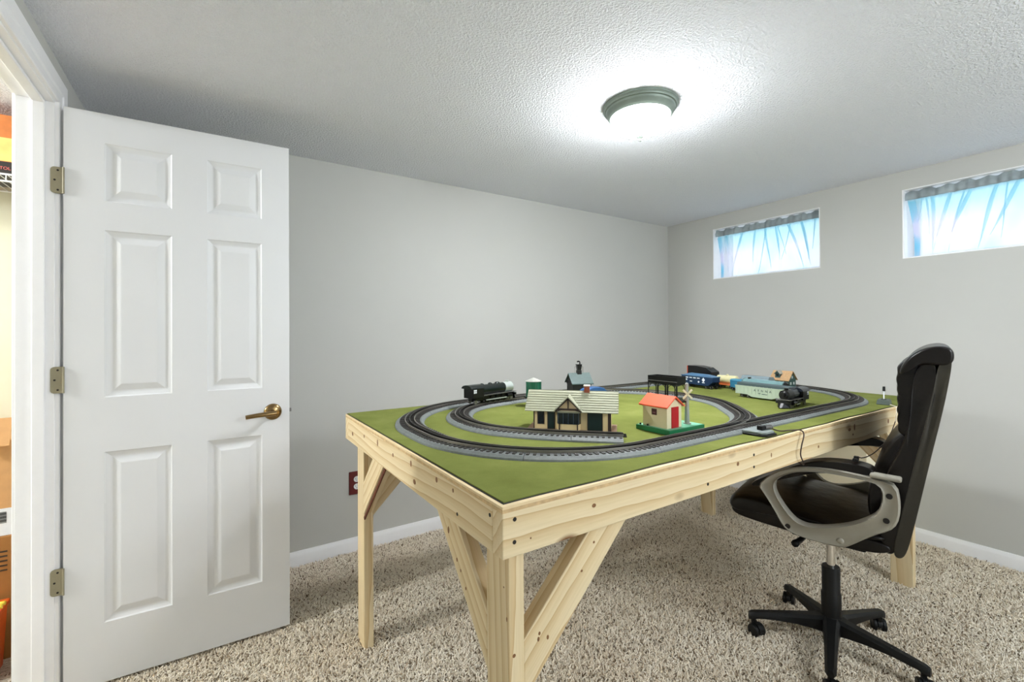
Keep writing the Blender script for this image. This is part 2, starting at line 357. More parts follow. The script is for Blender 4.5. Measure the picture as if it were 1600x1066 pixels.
def carpet_pile():
    m = MB(); nx, ny = 10, 8; x0, x1, y0, y1 = XL + .004, XR - .016, -0.55, YB - .016
    V = {(i, k): m.bm.verts.new((x0 + (x1 - x0) * i / nx, y0 + (y1 - y0) * k / ny, 0.0005)) for i in range(nx + 1) for k in range(ny + 1)}
    for i in range(nx):
        for k in range(ny): m.bm.faces.new((V[i, k], V[i + 1, k], V[i + 1, k + 1], V[i, k + 1]))
    o = m.build('carpet_pile', CARPET); stuff(o); o['label'] = 'beige and brown flecked carpet pile covering the floor'
    ng = bpy.data.node_groups.new('carpet_tufts', 'GeometryNodeTree')
    ng.interface.new_socket('Geometry', in_out='INPUT', socket_type='NodeSocketGeometry'); ng.interface.new_socket('Geometry', in_out='OUTPUT', socket_type='NodeSocketGeometry')
    N = ng.nodes; L = ng.links; gi = N.new('NodeGroupInput'); go = N.new('NodeGroupOutput')
    ds = N.new('GeometryNodeDistributePointsOnFaces'); ds.inputs['Density'].default_value = 30000.0; ds.inputs['Seed'].default_value = 3
    cn = N.new('GeometryNodeMeshCone'); cn.inputs['Vertices'].default_value = 5; cn.inputs['Radius Top'].default_value = 0.0012; cn.inputs['Radius Bottom'].default_value = 0.0023; cn.inputs['Depth'].default_value = 0.0125
    sm_ = N.new('GeometryNodeSetMaterial'); sm_.inputs['Material'].default_value = TUFT
    ip = N.new('GeometryNodeInstanceOnPoints'); rv = N.new('FunctionNodeRandomValue'); rv.data_type = 'FLOAT_VECTOR'
    rv.inputs[0].default_value = (-1.15, -1.15, 0); rv.inputs[1].default_value = (1.15, 1.15, 6.28)
    rs = N.new('FunctionNodeRandomValue'); rs.data_type = 'FLOAT'; rs.inputs[2].default_value = 0.75; rs.inputs[3].default_value = 1.3; rs.inputs['Seed'].default_value = 5
    jg = N.new('GeometryNodeJoinGeometry')
    L.new(gi.outputs[0], ds.inputs['Mesh']); L.new(ds.outputs['Points'], ip.inputs['Points']); L.new(cn.outputs['Mesh'], sm_.inputs['Geometry']); L.new(sm_.outputs[0], ip.inputs['Instance'])
    L.new(rv.outputs[0], ip.inputs['Rotation']); L.new(rs.outputs[1], ip.inputs['Scale'])
    L.new(gi.outputs[0], jg.inputs[0]); L.new(ip.outputs[0], jg.inputs[0]); L.new(jg.outputs[0], go.inputs[0])
    md = o.modifiers.new('tufts', 'NODES'); md.node_group = ng
    return o
carpet_pile()

# door frame: jamb liners, stops, casing
m = MB()
m.bx(-0.547, XL, 2.166, OP1, 0, 2.056).bx(-0.547, XL, OP0, 1.438, 0, 2.056).bx(-0.547, XL, OP0, OP1, 2.056, OPZ)
struct(m.build('trim_1', TRIMW, bevel=0.001))
m = MB()
m.bx(-0.506, -0.474, 2.154, 2.166, 0, 2.056).bx(-0.506, -0.474, 1.438, 1.450, 0, 2.056).bx(-0.506, -0.474, 1.450, 2.154, 2.044, 2.056)
struct(m.build('trim_2', TRIMW, bevel=0.003))
def casing(name, x, sgn):
    m = MB(); prof = [(0.0, 0.0), (0.0, 0.010), (0.004, 0.0125), (0.030, 0.0125), (0.036, 0.0165), (0.080, 0.0165), (0.086, 0.012), (0.086, 0)]
    y1, y0, zt = 2.1715, 1.4325, 2.0615
    if sgn < 0: prof = [(a, b * .72) for a, b in prof]
    path = [((0, y1, 0), (0, 1, 0)), ((0, y1, zt), (0, 1, 1)), ((0, y0, zt), (0, -1, 1)), ((0, y0, 0), (0, -1, 0))]
    rings = []
    for p, d in path:
        p = Vector(p) + Vector((x, 0, 0)); d = Vector(d)
        rings.append([p + d * a + Vector((sgn * b, 0, 0)) for a, b in prof])
    m.loft(rings); return struct(m.build(name, TRIMW, smooth=25))
casing('trim_3', XL, 1); casing('trim_4', -0.547, -1)

# ---------------------------------------------------------------- six panel door, open
DW, DH, DT = 0.704, 2.03, 0.035
PX = [(0.107, 0.302), (0.413, 0.602)]; PZ = [(0.211, 0.818), (1.013, 1.612), (1.715, 1.924)]
m = MB()
xs = [0, PX[0][0], PX[0][1], PX[1][0], PX[1][1], DW]; zs = [0, PZ[0][0], PZ[0][1], PZ[1][0], PZ[1][1], PZ[2][0], PZ[2][1], DH]
bm = m.bm
for yy, flip in ((0.0, False), (DT, True)):
    V = {(i, k): bm.verts.new((xs[i], yy, zs[k])) for i in range(6) for k in range(8)}
    for i in range(5):
        for k in range(7):
            if i in (1, 3) and k in (1, 3, 5): continue
            q = [V[i, k], V[i + 1, k], V[i + 1, k + 1], V[i, k + 1]]
            bm.faces.new(q[::-1] if flip else q)
    if not flip: VA = V
    else: VB = V
bd = [(i, 0) for i in range(6)] + [(5, k) for k in range(1, 8)] + [(i, 7) for i in range(4, -1, -1)] + [(0, k) for k in range(6, 0, -1)]
for a, b in zip(bd, bd[1:] + bd[:1]): bm.faces.new((VA[b], VA[a], VB[a], VB[b]))
door = m.build('door_1', DOORW, loc=(-0.429, 2.162, 0.018), rot=(0, 0, math.radians(-1.39)))
struct(door)
def door_panel(x0, x1, z0, z1):
    m = MB()
    for y0, s in ((0.0, 1), (DT, -1)):
        rings = []
        for ins, dep in ((0, 0), (0.004, 0.0035), (0.015, 0.0075), (0.019, 0.0085), (0.0225, 0.0085), (0.044, 0.0020), (0.047, 0.0016)):
            rings.append([(x0 + ins, y0 + s * dep, z0 + ins), (x1 - ins, y0 + s * dep, z0 + ins), (x1 - ins, y0 + s * dep, z1 - ins), (x0 + ins, y0 + s * dep, z1 - ins)])
        vs_ = [[m.bm.verts.new(p) for p in r] for r in rings]
        for i in range(len(vs_) - 1):
            for k in range(4):
                q = (vs_[i][k], vs_[i][(k + 1) % 4], vs_[i + 1][(k + 1) % 4], vs_[i + 1][k]); m.bm.faces.new(q if s > 0 else q[::-1])
        m.bm.faces.new(vs_[-1] if s > 0 else vs_[-1][::-1])
    return m.build('panel', DOORW, door)
for z0, z1 in PZ:
    for x0, x1 in PX: door_panel(x0, x1, z0, z1)
for zc in (1.789, 1.100, 0.406):
    z = zc - 0.018; m = MB(); r = 0.011; pts = []
    for cx, cz, a0 in ((-0.033 + r, z + 0.0455 - r, 90), (-0.033 + r, z - 0.0455 + r, 180)):
        for k in range(6): a = math.radians(a0 + 18 * k); pts.append((cx + r * math.cos(a), cz + r * math.sin(a)))
    pts += [(0.0, z - 0.0455), (0.0, z + 0.0455)]
    m.prism(pts, lambda a, b, t: (a, t, b), 0.0005, 0.0055)
    m.cyl((0.001, -0.004, z - 0.0455), (0.001, -0.004, z + 0.0455), 0.0032, n=10)
    hg = m.build('hinge', HINGE, door, smooth=40)
    for dx, dz in ((-0.014, 0.034), (-0.022, 0.0), (-0.014, -0.034)):
        MB().cyl((dx, 0.0015, z + dz), (dx, -0.0006, z + dz), 0.0032, n=12).build('screw', DARK, hg)
# lever handle
hx, hz = 0.641, 0.910
m = MB()
m.lathe([(0.0, -0.013), (0.012, -0.013), (0.020, -0.010), (0.029, -0.007), (0.033, -0.003), (0.034, 0.0), (0, 0)], n=36, axis='Z')
bmesh.ops.rotate(m.bm, verts=m.bm.verts[:], cent=(0, 0, 0), matrix=Matrix.Rotation(-PI / 2, 3, 'X'))
bmesh.ops.translate(m.bm, verts=m.bm.verts[:], vec=(hx, 0, hz))
hd = None
m2 = MB()
m2.cyl((hx, -0.01, hz), (hx, -0.052, hz), 0.011, n=18)
hd = m.build('door_handle', BRASS, door, smooth=40)
m2.tube(spline([(hx + 0.008, -0.050, hz), (hx - 0.02, -0.054, hz), (hx - 0.06, -0.055, hz - 0.002), (hx - 0.100, -0.054, hz - 0.006)], 6), lambda t: 0.0105 - 0.002 * t, 12)
m2.build('lever', BRASS, hd, smooth=60)
MB().bx(DW, DW + 0.009, 0.010, 0.024, 0.903, 0.918).build('latch', TOYGRY, door, bevel=0.002)

# ---------------------------------------------------------------- windows and curtains
def make_window(n, y0, y1):
    x = XR + 0.175; m = MB(); t = 0.035
    m.bx(x, x + .05, y0, y1, WZ0, WZ0 + t).bx(x, x + .05, y0, y1, WZ1 - t, WZ1).bx(x, x + .05, y0, y0 + t, WZ0 + t, WZ1 - t).bx(x, x + .05, y1 - t, y1, WZ0 + t, WZ1 - t)
    f = struct(m.build('window_%d' % n, TRIMW))
    for a, b in ((y0 + t, y1 - t),):
        MB().bx(x + .022, x + .027, a, b, WZ0 + t, WZ1 - t).build('pane', GLASS, f)
    m = MB()   # white lining of the recess
    m.bx(XR + .001, x, y0, y0 + .006, WZ0, WZ1).bx(XR + .001, x, y1 - .006, y1, WZ0, WZ1).bx(XR + .001, x, y0 + .006, y1 - .006, WZ0, WZ0 + .006).bx(XR + .001, x, y0 + .006, y1 - .006, WZ1 - .006, WZ1)
    m.build('recess_lining', TRIMW, f)
make_window(1, *WIN[0]); make_window(2, *WIN[1])
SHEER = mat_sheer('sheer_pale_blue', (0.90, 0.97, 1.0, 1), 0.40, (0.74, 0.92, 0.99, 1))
HEADM = plain('gathered_grey_fabric', rgb(146, 156, 160), 0.9, var=0.28, vscale=8)
PLEAT = mat_sheer('sheer_fold_shade', (0.62, 0.84, 0.95, 1), 0.30, (0.50, 0.78, 0.92, 1))
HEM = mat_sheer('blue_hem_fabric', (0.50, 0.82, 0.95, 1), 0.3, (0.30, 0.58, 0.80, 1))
def curtain(y0, y1, label, seed, folds):
    rn = random.Random(seed); x = XR + 0.045
    t = thing('window_curtain', label, 'curtain', (x, (y0 + y1) / 2, WZ0), 0, 'sheer curtains in the two high windows')
    W = y1 - y0; hw = W / 2; ztop = 0.362; nx, nz = 150, 26; m = MB(); V = {}
    ph = [rn.uniform(0, 6.28) for _ in range(6)]
    def fold(u, v):   # u 0..1 across, v 0 top..1 bottom
        d = 0.0
        for (c, wd, amp, slant) in folds:
            uu = u - (c + slant * v); d += amp * math.exp(-(uu / (wd * (0.6 + 0.8 * v))) ** 2) * (1 - 0.55 * v)
        return d + (0.0035 * (1 - v) ** 2) * math.sin(u * 95 + ph[0]) + 0.003 * math.sin(u * 23 + ph[1] + v)
    for i in range(nx + 1):
        for k in range(nz + 1):
            u, v = i / nx, k / nz
            side = 0.022 * math.sin(min(1, v * 1.1) * PI * 0.55)
            yy = hw - 0.012 - u * (W - 0.024)
            if u < 0.5: yy -= side * (1 - 2 * u) * 1.5
            else: yy += side * (2 * u - 1) * 0.7
            zz = ztop - v * (ztop - 0.010 - 0.006 * math.sin(u * 9 + ph[2]))
            V[i, k] = m.bm.verts.new((fold(u, v) + 0.006, yy, zz))
    for i in range(nx):
        for k in range(nz): m.bm.faces.new((V[i, k], V[i + 1, k], V[i + 1, k + 1], V[i, k + 1]))
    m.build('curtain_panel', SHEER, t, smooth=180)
    m = MB(); nx = 160; V = {}
    zs_ = [(0.355, 0.012), (0.362, 0.014), (0.374, 0.016), (0.386, 0.014), (0.392, 0.009), (0.400, 0.006), (0.407, 0.004)]
    for i in range(nx + 1):
        u = i / nx
        for k, (z, b) in enumerate(zs_):
            ru = 0.004 * math.sin(u * 120 + ph[3]) + 0.003 * math.sin(u * 57 + ph[4])
            zr = z + (0.006 * math.sin(u * 61 + ph[5]) + 0.004 * math.sin(u * 29 + ph[1]) if k == len(zs_) - 1 else 0)
            V[i, k] = m.bm.verts.new((-b + ru * 0.8, hw - 0.004 - u * (W - 0.008), zr))
    for i in range(nx):
        for k in range(len(zs_) - 1): m.bm.faces.new((V[i, k], V[i + 1, k], V[i + 1, k + 1], V[i, k + 1]))
    hd_ = m.build('rod_pocket', HEADM, t, smooth=180)
    so = hd_.modifiers.new('solid', 'SOLIDIFY'); so.thickness = 0.002
    MB().cyl((0, -hw, 0.378), (0, hw, 0.378), 0.007, n=12).build('curtain_rod', TRIMW, t, smooth=40)
    # pleats: strips of cloth hanging from the pocket, tinted deeper to paint fold shade
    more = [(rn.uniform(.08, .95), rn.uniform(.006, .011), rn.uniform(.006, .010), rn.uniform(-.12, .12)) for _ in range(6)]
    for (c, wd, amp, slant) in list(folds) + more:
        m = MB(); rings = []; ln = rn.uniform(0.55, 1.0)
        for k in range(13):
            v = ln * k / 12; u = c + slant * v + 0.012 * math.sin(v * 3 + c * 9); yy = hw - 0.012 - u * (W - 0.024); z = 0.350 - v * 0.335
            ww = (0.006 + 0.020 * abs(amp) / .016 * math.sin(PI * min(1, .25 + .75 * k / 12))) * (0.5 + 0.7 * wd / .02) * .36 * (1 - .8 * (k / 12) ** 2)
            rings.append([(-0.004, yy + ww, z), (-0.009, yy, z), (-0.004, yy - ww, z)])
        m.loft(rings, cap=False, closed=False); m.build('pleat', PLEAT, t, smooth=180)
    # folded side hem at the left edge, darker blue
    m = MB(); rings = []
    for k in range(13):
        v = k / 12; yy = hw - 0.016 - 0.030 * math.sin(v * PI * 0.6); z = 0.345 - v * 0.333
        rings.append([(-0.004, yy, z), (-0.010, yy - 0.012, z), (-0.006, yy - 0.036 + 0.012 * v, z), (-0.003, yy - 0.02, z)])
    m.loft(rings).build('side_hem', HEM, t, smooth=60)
    return t
FO = [(0.10, 0.02, -0.012, 0.03), (0.27, 0.018, 0.016, -0.10), (0.42, 0.016, 0.014, -0.04), (0.52, 0.02, -0.012, 0.04), (0.62, 0.015, 0.014, 0.02), (0.72, 0.018, 0.016, 0.14), (0.83, 0.02, 0.016, 0.10)]
curtain(*WIN[0], 'sheer pale blue curtain gathered in the small high window nearer the corner', 3, FO)
curtain(*WIN[1], 'sheer pale blue curtain in the high window above the office chair, cut by the frame', 5,
        [(0.14, 0.02, -0.014, 0.02), (0.24, 0.02, 0.014, -0.08), (0.36, 0.02, 0.016, -0.14), (0.5, 0.022, -0.014, -0.12), (0.6, 0.02, 0.016, -0.2), (0.75, 0.02, 0.014, -0.1)])

# ---------------------------------------------------------------- ceiling light
LX, LY = 1.525, 1.31
cl = thing('ceiling_light', 'round flush ceiling light with pewter rim and glowing frosted glass bowl', 'lamp', (LX, LY, H))
MB().lathe([(0, 0), (0.156, 0), (0.156, -0.008), (0.150, -0.012), (0.149, -0.018), (0.143, -0.020), (0.141, -0.030), (0.136, -0.033), (0.134, -0.042), (0.129, -0.045), (0.126, -0.050), (0.120, -0.050), (0.118, -0.040), (0, -0.040)], n=64).build('rim', NICKEL, cl, smooth=50)
MB().lathe([(0.119, -0.044), (0.1205, -0.056), (0.113, -0.078), (0.094, -0.099), (0.066, -0.114), (0.034, -0.123), (0.0, -0.126)], n=64).build('glass_bowl', GLOW, cl, smooth=180)
MB().lathe([(0, -0.122), (0.014, -0.124), (0.019, -0.128), (0.017, -0.133), (0.008, -0.138), (0.005, -0.141), (0.007, -0.145), (0.004, -0.150), (0, -0.151)], n=24).build('finial', NICKEL, cl, smooth=60)

# ---------------------------------------------------------------- wall outlet
ot = thing('wall_outlet', 'dark red wall outlet plate with two white sockets on the grey back wall', 'outlet', (0.694, YB, 0.394))
MB().bx(-0.042, 0.042, -0.006, 0, -0.066, 0.066).build('cover_plate', plain('dark_red_plate', rgb(92, 16, 18), 0.4), ot, bevel=0.003)
for dz in (0.021, -0.021):
    m = MB(); m.cyl((0, -0.004, dz), (0, -0.009, dz), 0.0165, n=24); so = m.build('socket', TRIMW, ot, smooth=40)
    m = MB(); m.bx(-0.007, -0.005, -0.0098, -0.0088, dz - .001, dz + .007).bx(0.005, 0.007, -0.0098, -0.0088, dz - .001, dz + .007); m.cyl((0, -0.0088, dz - .007), (0, -0.0098, dz - .007), .0022, n=10)
    m.build('slots', DARK, so)

# ---------------------------------------------------------------- train table
TX, TY, TZ = 0.4615, 0.7358, 0.9211
TL, TW = 2.44, 1.22
tb = thing('train_table', 'large pine plank table with green mat top holding the model railway', 'table', (TX, TY, 0))
def board(name, p0, p1, w_dir, w, th, parent, cut0=0.0, cut1=0.0):
    """board from p0 to p1 (centre line), wide side along w_dir, thickness th; end cuts are slopes dx per dw"""
    p0, p1 = Vector(p0), Vector(p1); X = (p1 - p0).normalized(); Z = Vector(w_dir).normalized(); Z = (Z - X * Z.dot(X)).normalized(); Y = Z.cross(X)
    L = (p1 - p0).length; m = MB(); vs_ = []
    for x, cut in ((-L / 2, cut0), (L / 2, cut1)):
        for y, z in ((-th / 2, -w / 2), (th / 2, -w / 2), (th / 2, w / 2), (-th / 2, w / 2)): vs_.append(m.bm.verts.new((x + cut * z, y, z)))
    for q in ((3, 2, 1, 0), (4, 5, 6, 7), (0, 1, 5, 4), (1, 2, 6, 5), (2, 3, 7, 6), (3, 0, 4, 7)): m.bm.faces.new([vs_[i] for i in q])
    bmesh.ops.recalc_face_normals(m.bm, faces=m.bm.faces[:])
    o = m.build(name, PINE, parent, bevel=0.0025)
    o.matrix_local = Matrix(((X.x, Y.x, Z.x, (p0.x + p1.x) / 2), (X.y, Y.y, Z.y, (p0.y + p1.y) / 2), (X.z, Y.z, Z.z, (p0.z + p1.z) / 2), (0, 0, 0, 1)))
    return o
RZ0, RZ1 = 0.820, 0.909; RZ = (RZ0 + RZ1) / 2; T2, W4 = 0.038, 0.089
rail_near = board('side_rail', (0, T2 / 2, RZ), (TL, T2 / 2, RZ), (0, 0, 1), W4, T2, tb)
board('side_rail', (0, TW - T2 / 2, RZ), (TL, TW - T2 / 2, RZ), (0, 0, 1), W4, T2, tb)
rail_end = board('end_rail', (T2 / 2, T2, RZ), (T2 / 2, TW - T2, RZ), (0, 0, 1), W4, T2, tb)
board('end_rail', (TL - T2 / 2, T2, RZ), (TL - T2 / 2, TW - T2, RZ), (0, 0, 1), W4, T2, tb)
board('cross_rail', (1.22, T2, RZ), (1.22, TW - T2, RZ), (0, 0, 1), W4, T2, tb)
LXs = (T2 + T2 / 2, TL - T2 - T2 / 2); LYs = (T2 + W4 / 2, TW - T2 - W4 / 2)
for lx in LXs:
    for ly in LYs:
        board('leg', (lx, ly, 0), (lx, ly, RZ1), (0, 1, 0), W4, T2, tb)
W45 = W4
# end braces (in the plane of the end rails), 45 degrees, and side braces
for lx, sx in ((LXs[0], 1), (LXs[1], -1)):
    for ly, sy, zl in ((T2 + W4, 1, 0.585), (TW - T2 - 0.055, -1, 0.57)):
        zt = 0.862; r = zt - zl
        board('brace', (lx, ly, zl), (lx, ly + sy * r, zt), (0, -sy, 1), W45, T2, tb, cut0=1.0, cut1=-1.0)
yb = T2 + T2 / 2 + 0.002
board('brace', (LXs[0] + T2 / 2, yb, 0.555), (LXs[0] + T2 / 2 + 0.307, yb, 0.862), (-1, 0, 1), W45, T2, tb, cut0=1.0, cut1=-1.0)
board('brace', (LXs[0] + T2 / 2, TW - yb, 0.555), (LXs[0] + T2 / 2 + 0.307, TW - yb, 0.862), (-1, 0, 1), W45, T2, tb, cut0=1.0, cut1=-1.0)
board('brace', (LXs[1] - T2 / 2, yb, 0.555), (LXs[1] - T2 / 2 - 0.307, yb, 0.862), (1, 0, 1), W45, T2, tb, cut0=1.0, cut1=-1.0)
board('brace', (LXs[1] - T2 / 2, TW - yb, 0.555), (LXs[1] - T2 / 2 - 0.307, TW - yb, 0.862), (1, 0, 1), W45, T2, tb, cut0=1.0, cut1=-1.0)
board('bark_edge', (0.0365, 1.076, 0.528), (0.0365, 0.815, 0.789), (0, 1, 1), .013, .006, tb)
for o_ in [c for c in tb.children if c.name.startswith('bark_edge')]:
    o_.data.materials.clear(); o_.data.materials.append(plain('reddish_bark', rgb(92, 46, 22), 0.8, var=0.4, vscale=60)); o_['label'] = 'reddish bark left on the brace edge'
# plywood top and green mat
m = MB(); m.bx(0, TL, 0, TW, RZ1, 0.9155); m.build('plywood_sheet', PLY, tb)
m = MB(); m.bx(0.001, TL, 0.001, TW, 0.9155, TZ); m.build('plywood_sheet', plain('plywood_face_veneer', rgb(222, 200, 158), 0.65, var=0.06, vscale=25), tb)
def mat_outline(off, seed):
    rn = random.Random(seed); pts = []
    def edge(p, q, n):
        for i in range(n):
            t = i / n; x = p[0] + (q[0] - p[0]) * t; y = p[1] + (q[1] - p[1]) * t
            pts.append((x, y))
    o = off
    edge((0.010 + o, 0.012 + o), (TL - .006 - o, 0.005 + o), 60); edge((TL - .006 - o, 0.005 + o), (TL - .004 - o, TW - .004 - o), 20)
    edge((TL - .004 - o, TW - .004 - o), (0.003 + o, TW - .004 - o), 30); edge((0.003 + o, TW - .004 - o), (0.010 + o, 0.012 + o), 20)
    out = []
    for x, y in pts:
        if y < 0.02: y += 0.002 * math.sin(x * 17) + 0.0025 * math.exp(-((x - 1.55) / 0.12) ** 2) + 0.003 * math.exp(-((x - 0.75) / 0.1) ** 2)
        out.append((x, y))
    return out
MB().prism(mat_outline(0.0, 1), lambda a, b, t: (a, b, t), TZ, TZ + .0012).build('mat_backing', PLYBACK, tb)
MB().prism(mat_outline(0.0035, 1), lambda a, b, t: (a, b, t), TZ + .0012, TZ + .003).build('green_mat', TURF, tb)
# screws and holes
def hole(p, n, r, name='screw'):
    p, n = Vector(p), Vector(n)
    MB().cyl(p - n * .006, p + n * .0006, r, n=12).build(name, DARK, tb)
def knot(p, n, a, b):
    p, n = Vector(p), Vector(n); m = MB(); sd_ = Vector((0, 0, 1)).cross(n)
    for sc_, t_ in ((1.0, .0003), (.55, .0005)):
        m.prism([(a * sc_ * math.cos(2 * PI * k / 14), b * sc_ * math.sin(2 * PI * k / 14)) for k in range(14)], lambda u, v, t: p + sd_ * u + Vector((0, 0, v)) + n * t, -.002, t_)
    m.build('knot', KNOT, tb)
KNOT = plain('brown_knot', rgb(128, 88, 52), 0.6, var=0.35, vscale=250)
for x, z in ((0.028, 0.893), (0.027, 0.849), (0.885, 0.887), (0.885, 0.851), (0.655, 0.843)): hole((x, 0, z), (0, -1, 0), 0.0042)
for x, z, a, b in ((0.237, .875, .006, .0045), (0.8, .874, .006, .006), (0.066, .847, .002, .002), (0.985, .871, .003, .007), (1.555, .880, .012, .006), (1.600, .884, .006, .013), (1.585, .858, .005, .004), (1.943, .869, .008, .010), (1.30, .852, .005, .005)): knot((x, 0, z), (0, -1, 0), a, b)
for y, z in ((0.047, 0.892), (0.192, 0.846)): hole((0, y, z), (-1, 0, 0), 0.004)
for y, z, a, b in ((0.784, .888, .006, .012), (0.629, .882, .006, .006), (0.478, .892, .006, .009), (0.452, .848, .010, .007), (0.305, .893, .006, .007), (0.213, .893, .004, .005), (1.108, .859, .010, .008), (0.945, .880, .006, .006)): knot((0, y, z), (-1, 0, 0), a, b)
for y, z, a, b in ((0.318, .756, .005, .009), (0.271, .70, .004, .005), (0.251, .682, .003, .004), (0.274, .794, .004, .006), (0.225, .651, .003, .004), (0.046, .672, .002, .005), (0.057, .732, .002, .002)): knot((T2, y, z), (-1, 0, 0), a, b)
for x, z, a, b in ((0.274, .770, .003, .003), (0.236, .715, .003, .003), (0.116, .618, .003, .004), (0.113, .607, .003, .005), (0.138, .602, .003, .005)): knot((x, T2 + .002, z), (0, -1, 0), a, b)
knot((.050, T2, .598), (0, -1, 0), .004, .004)
ZM = TZ + 0.003      # top of the mat

# ---------------------------------------------------------------- model railway track
def arc(p, h, R, ang, n=None):
    """from p heading h (rad), turn by ang (rad, left positive)"""
    n = n or max(3, int(abs(ang) * R / 0.02)); s = 1 if ang > 0 else -1
    c = (p[0] - s * R * math.sin(h), p[1] + s * R * math.cos(h)); out = []
    for i in range(n + 1):
        hh = h + ang * i / n; out.append((c[0] + s * R * math.sin(hh), c[1] - s * R * math.cos(hh), hh))
    return out
def line(p, h, L): return [(p[0] + math.cos(h) * L * i / 2, p[1] + math.sin(h) * L * i / 2, h) for i in range(3)]
track = thing('train_track', 'three-rail model train track in oval with inner loop on grey roadbed', 'track', (TX, TY, ZM))
RB = [(-0.052, 0.0), (-0.0505, 0.005), (-0.041, 0.0115), (0.041, 0.0115), (0.0505, 0.005), (0.052, 0.0)]
def sweep(m, pts, prof, dz=0.0):
    m.loft([[(x - math.sin(h) * o, y + math.cos(h) * o, z + dz) for o, z in prof] for x, y, h in pts])
def section(pts, dz=0.0, gap=0.0015):
    L = 0; cum = [0]
    for a, b in zip(pts, pts[1:]): L += math.hypot(b[0] - a[0], b[1] - a[1]); cum.append(L)
    p0 = (pts[0][0] + math.cos(pts[0][2]) * gap, pts[0][1] + math.sin(pts[0][2]) * gap, pts[0][2]); rp = [p0] + pts[1:]
    m = MB(); sweep(m, rp, RB, dz); sec = m.build('track_section', ROADBED, track)
    m = MB()
    nt = max(1, int(L / 0.0165))
    for i in range(nt):
        d = (i + 0.5) * L / nt; j = max(k for k in range(len(cum)) if cum[k] <= d); j = min(j, len(pts) - 2)
        t = (d - cum[j]) / (cum[j + 1] - cum[j]); x = pts[j][0] + (pts[j + 1][0] - pts[j][0]) * t; y = pts[j][1] + (pts[j + 1][1] - pts[j][1]) * t; h = pts[j][2] + (pts[j + 1][2] - pts[j][2]) * t
        m.box((x, y, 0.0126 + dz), (0.0078, 0.072, 0.0030), (0, 0, h))
    stuff(m.build('ties', TIES, sec))
    for off, mt in ((-0.0165, RAIL), (0.0, RAILD), (0.0165, RAIL)):
        m = MB(); sweep(m, pts, [(off - .0012, 0.013), (off - .0012, 0.0205), (off + .0012, 0.0205), (off + .0012, 0.013)], dz); m.build('rail', mt, sec)
    return sec
R36 = 0.457; AX0, AX1, BY0, BY1 = 0.565, 1.888, 0.130, 1.145
p45 = PI / 4
# outer oval, anticlockwise from the near left
n = 5; st = (AX1 - AX0) / n
turnout = None
for i in range(n):
    s_ = section(line((AX0 + st * i, BY0), 0, st))
    if i == 1: turnout = s_
for ang0, cx, cy in ((-PI / 2, AX1, BY0),):
    a = arc((AX1, BY0), 0, R36, p45); section(a); b = arc(a[-1][:2], a[-1][2], R36, p45); section(b)
ve = BY1 - R36 - (BY0 + R36); section(line((AX1 + R36, BY0 + R36), PI / 2, ve))
a = arc((AX1 + R36, BY1 - R36), PI / 2, R36, p45); section(a); b = arc(a[-1][:2], a[-1][2], R36, p45); section(b)
for i in range(n): section(line((AX1 - st * i, BY1), PI, st))
a = arc((AX0, BY1), PI, R36, p45); section(a); b = arc(a[-1][:2], a[-1][2], R36, p45); section(b)
section(line((AX0 - R36, BY1 - R36), -PI / 2, ve))
a = arc((AX0 - R36, BY0 + R36), -PI / 2, R36, p45); section(a); b = arc(a[-1][:2], a[-1][2], R36, p45); section(b)
# inner route from the near turnout round to the far side
dz = 0.0005
a = arc((0.950, BY0), 0, R36, p45); section(a, dz)
q = a[-1]; l1 = line(q[:2], q[2], 0.16); section(l1, dz); q = l1[-1]
a = arc(q[:2], q[2], R36, p45); section(a, dz); q = a[-1]
a = arc(q[:2], q[2], R36, p45); section(a, dz); q = a[-1]
a = arc(q[:2], q[2], R36, p45 * 0.92); section(a, dz)
# siding: spur in front of the station, round the left, joining the far side
SPUR = [(0.588, 0.239), (0.537, 0.289), (0.487, 0.337), (0.412, 0.419), (0.348, 0.512), (0.313, 0.600), (0.304, 0.695), (0.318, 0.795), (0.358, 0.885), (0.428, 0.968), (0.539, 1.030), (0.681, 1.062), (0.85, 1.092), (1.0, 1.122), (1.12, 1.143)]
sp_pts = [(p.x, p.y) for p in spline([(x, y, 0) for x, y in SPUR], 7)]
sp_pts = [(x, y, math.atan2(sp_pts[min(i + 1, len(sp_pts) - 1)][1] - sp_pts[max(i - 1, 0)][1], sp_pts[min(i + 1, len(sp_pts) - 1)][0] - sp_pts[max(i - 1, 0)][0])) for i, (x, y) in enumerate(sp_pts)]
for i in range(1, len(sp_pts)):     # unwrap
    while sp_pts[i][2] - sp_pts[i - 1][2] > PI: sp_pts[i] = (*sp_pts[i][:2], sp_pts[i][2] - 2 * PI)
    while sp_pts[i][2] - sp_pts[i - 1][2] < -PI: sp_pts[i] = (*sp_pts[i][:2], sp_pts[i][2] + 2 * PI)
cuts_ = [0, 15, 35, 56, 77, len(sp_pts) - 1]
for c0, c1 in zip(cuts_, cuts_[1:]):
    o_ = section(sp_pts[c0:c1 + 1], dz)
    if c0 == 0: sp = o_
q = (sp_pts[0][0], sp_pts[0][1], sp_pts[0][2] + PI)
m = MB(); hh = q[2]; px, py = q[0], q[1]
for o in (-0.0165, 0, 0.0165): m.box((px - math.sin(hh) * o + math.cos(hh) * .004, py + math.cos(hh) * o + math.sin(hh) * .004, 0.0145), (0.010, 0.003, 0.004), (0, 0, hh))
m.build('rail_pins', RAILD, sp)
